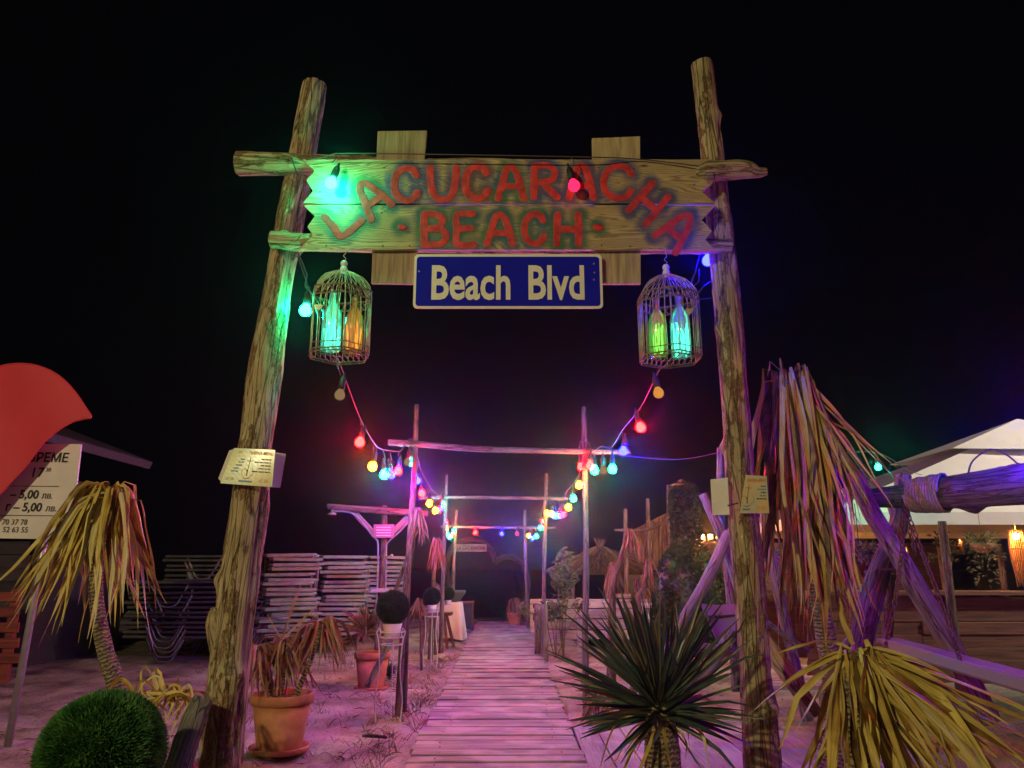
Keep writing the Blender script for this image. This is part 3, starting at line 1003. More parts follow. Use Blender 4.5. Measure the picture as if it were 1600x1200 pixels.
M('border', rrect(645, 397, 940, 482, SB, 0.022, 0.006), 'white_print', st)
M('panel', rrect(649, 401, 936, 478, SB - 0.002, 0.016, 0.0015), 'blue_sign', st)
a, b = P(671, 467, SB), P(798, 467, SB)
sz = (P(670, 413, SB).z - a.z) / 0.73
M('lettering', textgeo('Beach', a + V((0, -0.004, 0)), (1, 0, 0), (0, 0, 1), sz, 0.022, 0.675), 'white_print', st)
c = P(823, 467, SB)
M('lettering', textgeo('Blvd', c + V((0, -0.004, 0)), (1, 0, 0), (0, 0, 1), sz, 0.022, 0.675), 'white_print', st)
for px_, py_ in ((655, 424), (928, 412), (928, 437), (929, 426)):
    M('rivet', sphere(P(px_, py_, SB - 0.003), 0.005, 8, 5), 'galvanised', st, True)

# ------------------------------------------------------------------ bulbs
BULBP = [(0.012, 0.034), (0.0125, 0.026), (0.0175, 0.0195), (0.0235, 0.0105), (0.0262, 0.0), (0.0252, -0.008), (0.021, -0.0165), (0.0145, -0.0225), (0.0075, -0.0255), (0.0005, -0.0262)]
BMESH = {}
SOCK = me_new('socket', *lathe([(0.012, 0.029), (0.0165, 0.030), (0.0175, 0.058), (0.014, 0.085), (0.006, 0.098), (0.004, 0.115)], (0, 0, 0), 12), 'black_rubber', True)
BCOL = {'r': 'lit_red', 'g': 'lit_green', 'b': 'lit_blue', 'y': 'lit_yellow', 'w': 'lit_warm', 'dr': 'dim_red', 'dy': 'unlit_yellow_glow', 'dc': 'unlit_cream_glow'}
BLAB = {'r': 'lit red bulb', 'g': 'lit green bulb', 'b': 'lit blue bulb', 'y': 'lit amber bulb', 'w': 'lit warm white bulb', 'dr': 'faint red bulb', 'dy': 'unlit amber bulb with added glow', 'dc': 'unlit cream bulb'}


def bulb(pos, col, parent, tilt=(0, 0)):
    if col not in BMESH:
        v, f = lathe(BULBP[::-1], (0, 0, 0), 14)
        BMESH[col] = me_new('bulb', v, f, BCOL[col], True)
    o = link('bulb', BMESH[col], parent, V(pos) - org(parent))
    o.rotation_euler = (tilt[0], tilt[1], 0)
    o.scale = (1.12, 1.12, 1.12)
    o['label'] = BLAB[col]
    link('socket', SOCK, o)
    return o


def string(label, bl, anchors0, anchors1, group='coloured string lights', r=0.0035):
    """bl: (px, py, D, colour); the cable runs above the bulbs from anchor to anchor"""
    pos = [P(a, b, d) for a, b, d, c in bl]
    root = thing('string_lights', label, 'string lights', pos[0], group)
    pts = list(anchors0)
    drops = []
    for p in pos:
        top = p + V((rng.uniform(-0.02, 0.02), rng.uniform(-0.02, 0.02), 0.115 + rng.uniform(0.02, 0.09)))
        pts.append(top)
        drops.append(ctube([p + V((0, 0, 0.112)), (p + V((0, 0, 0.112))).lerp(top, 0.5) + V((rng.uniform(-0.015, 0.015), 0, 0)), top], r * 0.8, 6, 0.03))
    pts += list(anchors1)
    M('cable', join(ctube(pts, r, 6, 0.05), *drops), 'cable_skin', root, True)
    for p, (a, b, d, c) in zip(pos, bl):
        bulb(p, c, root, (rng.uniform(-0.25, 0.25), rng.uniform(-0.25, 0.25)))
    return root


string('string of coloured bulbs running along the left-hand poles to the sea',
       [(531, 617, 4.05, 'dc'), (562, 691, 4.75, 'r'), (582, 729, 5.3, 'y'), (600, 742, 5.55, 'g'), (611, 742, 5.65, 'b'), (622, 736, 5.75, 'r'), (637, 722, 5.9, 'dc'), (642, 722, 6.02, 'g'),
        (652, 751, 6.35, 'b'), (659, 771, 6.9, 'r'), (671, 787, 7.7, 'y'), (680, 798, 8.4, 'y'), (685, 797, 8.8, 'r'), (689, 794, 9.3, 'b'), (692, 788, 9.7, 'g'),
        (697, 818, 10.4, 'r'), (697, 826, 10.9, 'y'), (699, 835, 11.6, 'g'), (703, 839, 12.3, 'g'), (706, 836, 12.8, 'r'), (708, 830, 13.3, 'g')],
       [P(465, 400, 3.62), P(500, 500, 3.6), P(528, 575, 3.8)], [P(713, 824, 13.6)])
string('string of coloured bulbs running along the right-hand poles to the sea',
       [(1029, 614, 4.05, 'dy'), (1001, 668, 4.6, 'r'), (974, 705, 5.15, 'b'), (957, 733, 5.5, 'g'), (943, 735, 5.65, 'dc'), (929, 735, 5.8, 'g'), (921, 728, 5.9, 'r'), (908, 729, 6.06, 'r'),
        (905, 758, 6.6, 'y'), (896, 779, 7.4, 'g'), (888, 793, 8.0, 'y'), (880, 804, 8.6, 'r'), (874, 806, 8.8, 'b'), (868, 806, 9.0, 'g'), (862, 803, 9.4, 'y'), (855, 802, 9.8, 'y'),
        (848, 815, 10.5, 'r'), (845, 825, 11.2, 'g'), (838, 838, 12.0, 'g'), (832, 841, 12.5, 'b'), (826, 837, 13.0, 'y')],
       [P(1110, 440, 3.62), P(1082, 470, 3.62), P(1045, 570, 3.8)], [P(820, 826, 13.6)])
string('three small bulbs hanging along the farthest crossbar before the heart arch', [(743, 832, 13.45, 'r'), (784, 834, 13.45, 'b'), (808, 834, 13.45, 'dr')], [P(712, 826, 13.5)], [P(821, 828, 13.5)])
string('green and red bulbs hung in front of the painted name planks', [(517, 286, 3.40, 'g'), (897, 290, 3.40, 'dr')], [P(478, 250, 3.44), P(500, 247, 3.44)], [P(1000, 249, 3.46), P(1112, 262, 3.44)])
string('single green bulb hanging between gate post and birdcage', [(477, 485, 3.6, 'g')], [P(466, 396, 3.55), P(480, 430, 3.56)], [P(497, 470, 3.56), P(510, 500, 3.5)])
string('single blue bulb tucked behind the gate post with looped wire', [(1106, 407, 3.72, 'b')], [P(1100, 392, 3.66)], [P(1086, 425, 3.6), P(1080, 450, 3.58), P(1092, 440, 3.56), P(1092, 420, 3.6), P(1078, 445, 3.58), P(1092, 468, 3.6), P(1110, 466, 3.62)], r=0.003)
string('green and warm bulbs strung from the dry palm to the big parasol', [(1295, 705, 6.6, 'w'), (1303, 738, 7.2, 'g'), (1372, 730, 7.6, 'g')],
       [P(1255, 660, 5.4)], [P(1420, 735, 7.9), P(1440, 742, 7.95)])
string('unseen blue and red bulbs added to tint the swing beam violet', [(1640, 690, 3.7, 'b'), (1770, 640, 3.3, 'r')], [P(1640, 660, 3.9)], [P(1820, 600, 3.2)])  # added string out of view, there to colour the beam

# ------------------------------------------------------------------ bird cages with bottles
def bottle(root_label, base, h, kind, group):
    r = h * 0.155
    root = thing('glass_bottle', root_label, 'bottle', base, group)
    prof = [(r * 0.9, 0), (r, h * 0.015), (r, h * 0.6), (r * 0.92, h * 0.66), (r * 0.55, h * 0.76), (r * 0.36, h * 0.82), (r * 0.34, h * 0.95), (r * 0.4, h * 0.955), (r * 0.4, h)]
    M('bottle_glass', lathe(prof, base, 20), 'amber_glass' if kind in ('amber', 'green') else 'clear_glass', root, True)
    rr = random.Random(int(base[0] * 1000))
    gs = []
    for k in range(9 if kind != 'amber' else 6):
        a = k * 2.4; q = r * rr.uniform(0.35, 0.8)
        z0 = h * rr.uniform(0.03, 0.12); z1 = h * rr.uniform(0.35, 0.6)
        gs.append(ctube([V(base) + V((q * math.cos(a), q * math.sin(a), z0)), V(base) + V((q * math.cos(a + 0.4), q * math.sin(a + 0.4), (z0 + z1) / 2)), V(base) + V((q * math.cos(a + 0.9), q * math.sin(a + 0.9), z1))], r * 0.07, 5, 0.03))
    M('light_streaks', join(*gs), {'cyan': 'streak_cyan', 'green': 'streak_green', 'amber': 'streak_amber'}[kind], root, True)  # emissive strands stand in for light streaks in the glass
    return root


def birdcage(label, cxp, ytop, ybot, D, wpx, turn, bottles):
    top, bot = P(cxp, ytop, D), P(cxp, ybot, D)
    tpx = T(ybot, D)
    R = wpx * tpx / 2
    base = V((top.x, D, bot.z + R * 0.12))
    H = top.z - base.z                                   # base to finial foot
    root = thing('birdcage', label, 'birdcage', base, 'birdcages hanging under the sign')
    zs = H * 0.66                                        # shoulder
    nb = 30
    bars, dome = [], []

    def hexr(a):                                         # rounded hexagon plan
        k = ((a + turn) % (math.pi / 3)) - math.pi / 6
        return R * (0.93 / math.cos(k)) * 0.95
    for k in range(nb):
        a = 2 * math.pi * k / nb
        d = V((math.cos(a), math.sin(a), 0)); r = hexr(a)
        bars.append(tube([base + d * r, base + d * r + V((0, 0, zs))], 0.0022, 5))
        dome.append(ctube([base + d * r + V((0, 0, zs)), base + d * r * 0.93 + V((0, 0, zs + H * 0.12)), base + d * r * 0.66 + V((0, 0, zs + H * 0.245)), base + d * r * 0.33 + V((0, 0, zs + H * 0.315)), base + d * 0.012 + V((0, 0, H))], 0.0022, 5, 0.03))

    def ring(z, rad, s=1.0):
        pts = [base + V((math.cos(2 * math.pi * k / 48) * hexr(2 * math.pi * k / 48) * s, math.sin(2 * math.pi * k / 48) * hexr(2 * math.pi * k / 48) * s, z)) for k in range(49)]
        return tube(pts, rad, 6, False)
    M('bars', join(*bars), 'cage_wire', root, True)
    M('dome', join(*dome), 'cage_wire', root, True)
    grid = []
    for k in range(-5, 6):
        x = R * 0.17 * k; l = math.sqrt(max(0, (R * 0.95) ** 2 - x * x))
        grid.append(tube([base + V((x, -l, 0)), base + V((x, l, 0))], 0.002, 5))
    M('floor_grid', join(ring(0, 0.0035), ring(0.03, 0.0025), ring(-0.012, 0.003, 0.96), *grid), 'cage_rust', root, True)
    lat = []
    n2 = 24
    for k in range(n2):
        a0, a1 = 2 * math.pi * k / n2, 2 * math.pi * (k + 1) / n2
        p = [base + V((math.cos(a) * hexr(a) * 1.01, math.sin(a) * hexr(a) * 1.01, z)) for a in (a0, a1) for z in (zs - H * 0.03, zs + H * 0.07)]
        lat += [tube([p[0], p[3]], 0.0022, 5), tube([p[1], p[2]], 0.0022, 5)]
        m = (p[0] + p[3]) / 2
        lat.append(sphere(m, 0.006, 6, 4))
    M('lattice_band', join(ring(zs - H * 0.03, 0.0042), ring(zs + H * 0.07, 0.0042), *lat), 'cage_rust', root, True)
    ap = base + V((0, 0, H))
    M('finial', join(lathe([(0.018, -0.004), (0.02, 0.004), (0.017, 0.02), (0.008, 0.026), (0.016, 0.032), (0.018, 0.043), (0.012, 0.054), (0.004, 0.058)], ap, 14)), 'ceramic', root, True)
    hk = [ap + V((0, 0, 0.055)), ap + V((0.008, 0, 0.068)), ap + V((-0.006, 0, 0.082)), ap + V((0.007, 0, 0.1)), ap + V((0.0, 0, 0.125))]
    M('hook', ctube(hk, 0.0018, 6, 0.006), 'galvanised', root, True)
    # little heart on the door
    hs = []
    for k in range(24):
        u = 2 * math.pi * k / 24
        hs.append((16 * math.sin(u) ** 3 * 0.0012, (13 * math.cos(u) - 5 * math.cos(2 * u) - 2 * math.cos(3 * u) - math.cos(4 * u)) * 0.0012))
    hx = R * (0.45 if cxp > 800 else -0.5)
    hc = base + V((hx, -R * 0.93, H * 0.45))
    vs = [hc + V((x, 0, z)) for x, z in hs] + [hc + V((x, 0.004, z)) for x, z in hs]
    M('heart_charm', (vs, [tuple(range(24))[::-1], tuple(range(24, 48))] + [(k, (k + 1) % 24, 24 + (k + 1) % 24, 24 + k) for k in range(24)]), 'cage_wire', root)
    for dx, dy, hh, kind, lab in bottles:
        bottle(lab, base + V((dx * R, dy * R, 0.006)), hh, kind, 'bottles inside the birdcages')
    return root


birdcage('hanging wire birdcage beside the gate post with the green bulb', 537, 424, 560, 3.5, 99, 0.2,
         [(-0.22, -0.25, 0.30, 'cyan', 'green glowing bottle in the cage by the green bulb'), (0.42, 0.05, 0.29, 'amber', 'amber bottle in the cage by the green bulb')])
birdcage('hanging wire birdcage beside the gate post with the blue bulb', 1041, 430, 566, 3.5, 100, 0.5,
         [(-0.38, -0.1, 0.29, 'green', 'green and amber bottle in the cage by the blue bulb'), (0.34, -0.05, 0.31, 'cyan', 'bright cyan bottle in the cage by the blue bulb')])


# ------------------------------------------------------------------ menus on the posts
def flat_panel(corners, th=0.002, curl=0.0, n=8):
    """corners: tl, tr, br, bl world points -> slightly curled sheet"""
    tl, tr, br, bl = [V(c) for c in corners]
    nn = (tr - tl).cross(bl - tl).normalized()
    vs, fs = [], []
    for j in range(n + 1):
        for i in range(n + 1):
            u, v = i / n, j / n
            p = tl.lerp(tr, u).lerp(bl.lerp(br, u), v)
            vs.append(p + nn * curl * math.sin(math.pi * u) * (1 - 0.3 * v))
    k = len(vs)
    vs += [v + nn * th for v in vs[:k]]
    w = n + 1
    for j in range(n):
        for i in range(n):
            a = j * w + i
            fs.append((a, a + w, a + w + 1, a + 1)); fs.append((k + a, k + a + 1, k + a + w + 1, k + a + w))
    loop = list(range(n)) + [j * w + n for j in range(n)] + [n * w + i for i in range(n, 0, -1)] + [j * w for j in range(n, 0, -1)]
    for q in range(len(loop)):
        a, b = loop[q], loop[(q + 1) % len(loop)]
        fs.append((a, b, k + b, k + a))
    return vs, fs


def menu(label, tl, tr, br, bl, D, full=True):
    q = [P(a, b, d) for (a, b), d in zip((tl, tr, br, bl), D)]
    root = thing('menu_sheet', label, 'menu', q[3], 'shisha menus tied to the gate posts')
    M('sheet', flat_panel(q, 0.0015), 'menu_paper', root)
    rt = (q[1] - q[0]); up = (q[0] - q[3])
    W, H = rt.length, up.length
    rn, un = (q[2] - q[3]).normalized(), up.normalized()
    nrm = rn.cross(un) * 0.0018

    def at(u, v):
        return q[3].lerp(q[2], u).lerp(q[0].lerp(q[1], u), v) + nrm
    M('print', textgeo('SHISHA MENU', at(0.97, 0.84), rn, un, H * 0.13, 0.01, 0.78 if full else 0.62, 'RIGHT'), 'menu_orange', root)
    def scrawl(u0, u1, v, mat):                          # a line of print too small to read, word by word
        u = u0
        while u < u1 - 0.02:
            e = min(u1, u + rng.uniform(0.05, 0.13))
            M('print', flatline([at(u, v), at(e, v)], H * 0.032, rn, un), mat, root)
            u = e + 0.018
    for k, w_ in enumerate((0.22, 0.36, 0.22, 0.26, 0.38)):
        scrawl(0.93 - w_, 0.93, 0.72 - k * 0.085, 'menu_green' if k % 2 == 0 else 'menu_blue')
    M('print', textgeo('17 50 -', at(0.95, 0.10), rn, un, H * 0.12, 0.008, 0.9, 'RIGHT'), 'menu_orange', root)
    hx = 0.46 if full else 0.2
    def pl(pts, w):
        return flatline([at(hx + a / W, b) for a, b in pts], w, rn, un)
    s = H
    M('hookah_print', join(pl([(0, 0.75), (0, 0.25)], 0.0022), pl([(-0.012, 0.66), (0.012, 0.66)], 0.002), pl([(-0.004, 0.42), (0.0, 0.32), (0.0, 0.25)], 0.004),
                           pl([(0.0, 0.35), (-0.012, 0.45), (-0.022, 0.42), (-0.024, 0.33), (-0.016, 0.24)], 0.0012), pl([(0.016, 0.48), (0.024, 0.4), (0.024, 0.3), (0.012, 0.22)], 0.0012),
                           pl([(-0.012, 0.2), (0.0, 0.17), (0.012, 0.2)], 0.003)), 'menu_green', root)
    M('print', flatline([at(hx - 0.13, 0.10), at(hx + 0.13, 0.10)], H * 0.045, rn, un), 'menu_blue', root)
    if full:
        for k in range(5):
            scrawl(0.12 + 0.03 * (4 - k), 0.27 + 0.02 * (4 - k), 0.70 - k * 0.085, 'menu_blue')
        M('print', textgeo('17 50', at(0.06, 0.10), rn, un, H * 0.12, 0.008, 0.8), 'menu_orange', root)
        M('print', textgeo('SHISHA', at(0.14, 0.86), rn, un, H * 0.1, 0.006, 0.8), 'menu_orange', root)
    return root


def flatline(pts, w, rn, un):
    vs, fs = [], []
    for i, p in enumerate(pts):
        t = (pts[min(len(pts) - 1, i + 1)] - pts[max(0, i - 1)]).normalized()
        n = rn.cross(un).cross(t).normalized()
        vs += [p - n * w / 2, p + n * w / 2]
    for i in range(len(pts) - 1):
        fs.append((2 * i, 2 * i + 2, 2 * i + 3, 2 * i + 1))
    return vs, fs


menu('wide shisha menu sheet wrapped on the gate post above the sunbeds', (366, 700), (430, 703), (425, 761), (344, 755), (3.535, 3.53, 3.52, 3.50))
M('blank_sheet', flat_panel([P(424, 706, 3.56), P(447, 709, 3.60), P(438, 762, 3.60), P(420, 761, 3.55)], 0.0015), 'white_cloth', None, label='blank white sheet tucked behind the wide menu on the gate post', cat='paper')
M('folded_sheet', flat_panel([P(358, 704, 3.56), P(367, 701, 3.54), P(345, 752, 3.51), P(341, 748, 3.53)], 0.0015), 'white_cloth', None, label='narrow folded edge of paper beside the wide menu', cat='paper')
menu('narrow shisha menu sheet tied to the gate post by the tall dry palm', (1165, 742), (1198, 744), (1202, 802), (1156, 802), (3.55, 3.55, 3.54, 3.53), False)
bb = thing('blank_card', 'blank cream card tied behind the gate post with a black tie', 'card', P(1125, 805, 3.6))
M('card', flat_panel([P(1110, 749, 3.62), P(1137, 746, 3.56), P(1140, 804, 3.56), P(1113, 805, 3.62)], 0.002), 'white_enamel', bb)
M('cable_tie', ctube([P(1137, 790, 3.555), P(1146, 788, 3.52), P(1153, 786, 3.53)], 0.003, 6, 0.01), 'black_rubber', bb, True)

# ------------------------------------------------------------------ smaller pole arches along the walk
def pole_arch(label, D, lp, rp, barp, seed, wpx):
    root = thing('pole_arch', label, 'arch', (-0.1, D, 0), 'pole arches over the boardwalk')
    for k, pl in enumerate((lp, rp)):
        pts = [P(a, b, D) for a, b in pl]
        foot = pts[-1].copy(); foot.z = -0.15
        pts.append(foot)
        w = wpx * T(850, D) / 2
        log('post', pts, [w * 0.8] + [w] * (len(pts) - 2) + [w * 1.15], 'pole_wood', root, seed + k, seg=16, step=0.04, barkiness=0.3, knots=3)
    w = barp[0][2] * T(780, D) / 2
    log('crossbar', [P(a, b, D - wpx * T(850, D) * 0.45) for a, b, _ in barp], [q * T(780, D) / 2 for _, _, q in barp], 'pole_wood', root, seed + 5, seg=16, step=0.04, barkiness=0.3, knots=4)
    return root


pole_arch('nearest pole arch over the boardwalk, just behind the big gate', 6.0, [(651, 632), (646, 760), (636, 900), (625, 1060)], [(912, 636), (914, 760), (916, 900), (914, 990)],
          [(607, 691, 11), (650, 694, 10), (760, 702, 10), (900, 705, 9), (985, 706, 8)], 31, 9.5)
pole_arch('middle pole arch over the boardwalk with the amber bulbs', 9.9, [(698, 742), (695, 820), (691, 930)], [(854, 740), (851, 850), (849, 990)],
          [(654, 779, 5), (700, 777, 5), (800, 778, 5), (893, 779, 5)], 41, 6.5)
pole_arch('farthest pole arch before the heart-shaped frame', 13.5, [(713, 797), (710, 860), (707, 960)], [(820, 797), (821, 870), (825, 970)],
          [(688, 822, 4), (760, 824, 4), (868, 825, 4)], 51, 5)
for (a, b, c, d), lab in zip((((640, 860, 6.05), (614, 935, 6.3), 7, 61), ((610, 1000, 5.95), (574, 1072, 5.6), 8, 62)),
                             ('thin pole propped behind the nearest pole arch', 'grey board leaning on the terracotta pot by the wire stand')):
    M('prop_pole', loggeo([P(*a), P(*b)], [c * T(900, 6) / 2] * 2, d, seg=12, step=0.03), 'grey_wood', None, True, label=lab, cat='pole')

# heart arch far out
hr = thing('heart_arch', 'dark heart-shaped wooden photo frame at the end of the boardwalk', 'arch', P(770, 985, 18))
HP = [(773, 878), (768, 862), (755, 848), (735, 843), (712, 850), (700, 868), (698, 895), (705, 925), (722, 955), (745, 975)]
HQ = [(773, 880), (785, 871), (800, 871), (816, 882), (824, 902), (824, 925), (812, 950), (790, 972), (760, 982)]
for k, hp in enumerate((HP, HQ)):
    log('heart_half', [P(a, b, 18) for a, b in hp], [0.07] * len(hp), 'dark_log', hr, 71 + k, seg=12, step=0.06)
M('name_board', obox(P(736, 856, 17.88), (0.36, 0, 0.0), (0, 0.015, 0), (0, 0, 0.085), 0.005), 'fence_plank', hr)
M('lettering', textgeo('LA CUCARACHA', P(736, 858.5, 17.86), (1, 0, 0), (0, 0, 1), 0.1, 0.008, 0.85, 'CENTER'), 'black_print', hr)
log('driftwood', [P(730, 982, 17.6), P(760, 976, 17.7), P(800, 980, 17.8), P(822, 972, 18)], [0.07, 0.09, 0.08, 0.05], 'dark_log', None, 75, seg=12, step=0.06, label='long pale driftwood log lying under the heart frame', cat='log')

# ------------------------------------------------------------------ plants
def plant_leaves(root, base, n, spec, mat, r, obj=True, name='leaf'):
    """spec(r, k) -> (start offset, d0, d1, L, w, kwargs)"""
    out = []
    for k in range(n):
        off, d0, d1, L, w, kw = spec(r, k)
        g = leafgeo(V(base) + V(off), d0, d1, L, w, r.uniform(0.16 if mat == 'dry_leaf' else 0.05, 1.0), r=r, **kw)
        if obj:
            M(name, g, mat, root, True)
        else:
            out.append(g)
    if not obj:
        M('foliage', join(*out), mat, root, True)


def trunkgeo(pts, rads, seed, seg=16, step=0.012):
    g = loggeo(pts, rads, seed, seg, step, 0.1, 0.6)
    return g


def hang(xl, xr, dep, L0, L1, w0, w1, top=0.05, bend=0.22, kw=None):
    """leaves breaking over at the crown and hanging in a skirt; xl..xr lean of the final direction in x"""
    kw = kw or {}
    def f(r, k):
        a = r.uniform(0, 2 * math.pi)
        u = r.uniform(0, 1)
        dx = xl + (xr - xl) * u
        dy = r.uniform(-dep, dep)
        d1 = V((dx, dy, -1))
        h = V((dx, dy, 0)) if abs(dx) + abs(dy) > 0.05 else V((0.05, -0.05, 0))
        h = h.normalized() * r.uniform(0.35, 0.8)
        d0 = V((h.x + r.uniform(-0.15, 0.15), h.y + r.uniform(-0.15, 0.15), r.uniform(-0.25, 0.5)))
        off = V((math.cos(a) * top * 0.4, math.sin(a) * top * 0.4, r.uniform(-top * 2.2, top * 0.2)))
        return off, d0, d1, r.uniform(L0, L1), r.uniform(w0, w1), dict(bend=bend * r.uniform(0.6, 1.5), wob=0.28, seg=11, fold=r.uniform(-0.4, 0.6), tip=r.uniform(0.5, 1.1), twist=r.uniform(0.3, 1.5), kink=r.choice((0, 0, 0.25, 0.5)), w0=0.06, **kw)
    return f


r = random.Random(3)
# left dry plant
D = 4.0
c = P(176, 765, D)
t = thing('dry_palm', 'yellow dried palm with drooping leaves in front of the price board', 'palm', G(200, 1190))
plant_leaves(t, c, 84, hang(-0.62, 0.30, 0.35, 0.42, 0.86, 0.018, 0.040, 0.03, 0.18), 'dry_leaf', r)
plant_leaves(t, c + V((0.0, 0, -0.06)), 44, hang(-1.0, 0.42, 0.4, 0.4, 0.8, 0.014, 0.030, 0.03, 0.2), 'dry_leaf', r)
M('trunk', trunkgeo([c + V((0, 0, -0.02)), P(150, 900, D), P(160, 1000, D), P(182, 1075, D), P(192, 1150, D), P(195, 1215, D)], [0.028, 0.032, 0.036, 0.04, 0.045, 0.055], 81), 'ringed_trunk', t, True)
for k in range(26):
    pass
# dead leaves at the foot of the post
c = P(245, 1085, 3.7)
t = thing('dead_leaf_heap', 'tangle of curled dead palm leaves between green ball and gate post', 'dead leaves', c + V((0, 0, -0.4)))


def curl(r, k):
    dx = r.uniform(-0.6, 1.0)
    return (V((r.uniform(-0.12, 0.12), r.uniform(-0.05, 0.05), r.uniform(-0.08, 0.03))), V((dx, r.uniform(-0.4, 0.4), r.uniform(-0.1, 0.9))), V((r.uniform(-0.5, 0.8), r.uniform(-0.4, 0.2), -1)),
            r.uniform(0.16, 0.34), r.uniform(0.012, 0.026), dict(bend=0.75, wob=0.7, seg=9))


plant_leaves(t, c, 34, curl, 'dry_leaf', r)


# turf balls
def turf_ball(name, label, c, R, n, bl, mat, rr, pot=None):
    root = thing(name, label, 'topiary ball', c - V((0, 0, R)), 'artificial grass balls')
    gv, gf, ga = [], [], []
    for k in range(n):
        z = 1 - 2 * (k + 0.5) / n; a = k * 2.399963
        s = math.sqrt(1 - z * z)
        d = V((s * math.cos(a), s * math.sin(a), z))
        p = c + d * R * 0.93 * (1 + 0.015 * noise.noise(d * 4))
        q = (d + V((rr.uniform(-0.6, 0.6), rr.uniform(-0.6, 0.6), rr.uniform(-0.5, 0.6)))).normalized()
        sd = q.cross(V((rr.uniform(-1, 1), rr.uniform(-1, 1), rr.uniform(-1, 1)))).normalized()
        L = bl * rr.uniform(0.7, 1.3); w = bl * 0.09
        m = p + q * L * 0.55; e = p + (q + d * 0.1).normalized() * L
        i = len(gv)
        gv += [p - sd * w, p + sd * w, m + sd * w * 0.8, m - sd * w * 0.8, e]
        gf += [(i, i + 1, i + 2, i + 3), (i + 3, i + 2, i + 4)]
        v = min(1, max(0, 0.5 + 0.7 * noise.noise(d * 3.5 + c) + rr.uniform(-0.3, 0.3)))
        ga += [(v * 0.5, 0, 0.5), (v * 0.5, 0, 0.5), (v, 0.5, 0.5), (v, 0.5, 0.5), (min(1, v + 0.2), 1, 0.5)]
    core = sphere(c, R * 0.945, 32, 20)
    M('core', (core[0], core[1], {'lf': ('FLOAT_VECTOR', [(0.05, 0, 0.5)] * len(core[0]))}), mat, root, True)
    o = M('grass', (gv, gf, {'lf': ('FLOAT_VECTOR', ga)}), mat, root)
    return root


def flower_pot(root, base, r, h, mat, rim=True, saucer=False):
    prof = [(r * 0.72, 0), (r * 0.74, h * 0.02), (r * 0.98, h * 0.82)]
    M('pot', lathe(prof + [(r * 0.9, h * 0.82)], base, 36), mat, root, True)
    if rim:
        M('rim', lathe([(r * 0.99, h * 0.82), (r * 1.06, h * 0.83), (r * 1.09, h * 0.9), (r * 1.08, h * 0.97), (r * 1.04, h), (r * 0.97, h * 0.99), (r * 0.94, h * 0.9)], base, 36), mat, root, True)
    M('soil', lathe([(r * 0.945, h * 0.84), (r * 0.94, h * 0.88), (r * 0.5, h * 0.92), (0.001, h * 0.93)], base, 24), 'soil', root, True)
    if saucer:
        M('saucer', lathe([(r * 0.85, -0.004), (r * 0.98, 0.005), (r * 1.03, 0.03), (r * 1.0, 0.034), (r * 0.95, 0.014), (r * 0.6, 0.01)], base, 36), mat, root, True)


rr = random.Random(5)
cb = P(159, 1178, 2.9)
turf_ball('grass_ball', 'large green artificial grass ball in front of the gate post', cb, 90 * T(1178, 2.9), 30000, 0.026, 'turf_blade', rr)
t = thing('ball_stand', 'white pot holding the large green grass ball', 'pot', (cb.x, cb.y, gz(cb.x, cb.y)))
hh = cb.z - 0.2 - gz(cb.x, cb.y)
flower_pot(t, V((cb.x, cb.y, gz(cb.x, cb.y))), 0.15, hh, 'ceramic')

# terracotta pot with two dry yuccas
gp = G(436, 1172)
gp.z = gz(gp.x, gp.y) + 0.02
t = thing('potted_yucca', 'terracotta pot with withered brown yuccas on a saucer', 'potted plant', gp, 'potted plants')
pr = 45 * T(1120, gp.y)
ph = 85 * T(1120, gp.y)
flower_pot(t, gp, pr, ph, 'terracotta', True, True)
for (ax, ay), n, l0, l1 in (((443, 1000), 70, 0.25, 0.46), ((505, 970), 60, 0.22, 0.42), ((400, 1010), 50, 0.22, 0.40)):
    c = P(ax, ay, gp.y + rr.uniform(-0.05, 0.1))
    b = gp + V(((c.x - gp.x) * 0.35, 0, ph * 0.9))
    M('stem', trunkgeo([c, (b + c) / 2 + V((0.01, 0, 0)), b], [0.012, 0.014, 0.017], int(ax)), 'ringed_trunk', t, True)
    plant_leaves(t, c, n, hang(-0.75, 0.6, 0.7, l0, l1, 0.012, 0.024, 0.03, 0.3), 'brown_leaf', rr, False)
c = P(440, 1000, gp.y)
g = [leafgeo(c, d, d, L, 0.014, 0.8, bend=1, wob=0.05, r=rr) for d, L in ((V((0.25, 0, 1)), 0.32), (V((0.6, 0, 0.6)), 0.3), (V((-0.4, 0.2, 0.5)), 0.2), (V((0.3, 0, 1)), 0.36))]
M('upright_leaves', join(*g), 'brown_leaf', t, True)
# weeds at the pot foot
# second pot with spiky brown plant
g2 = G(580, 1072); g2.z = gz(g2.x, g2.y)
t = thing('potted_yucca', 'shaded terracotta pot with a spiky dry plant behind the wire stand', 'potted plant', g2, 'potted plants')
flower_pot(t, g2, 26 * T(1045, g2.y), 56 * T(1045, g2.y), 'terracotta', True, True)


def spiky(L0, L1, w, up=0.3, kw=None):
    def f(r, k):
        a = r.uniform(0, 2 * math.pi); e = r.uniform(-0.5, 1.2) + up
        d = V((math.cos(a), math.sin(a) * 0.8, e))
        return V((0, 0, r.uniform(-0.05, 0.05))), d, d + V((0, 0, -0.35)), r.uniform(L0, L1), w * r.uniform(0.7, 1.2), dict(bend=1.0, wob=0.12, seg=6)
    return f


plant_leaves(t, P(572, 985, g2.y), 130, spiky(0.18, 0.34, 0.017, 0.2), 'brown_leaf', rr, False)


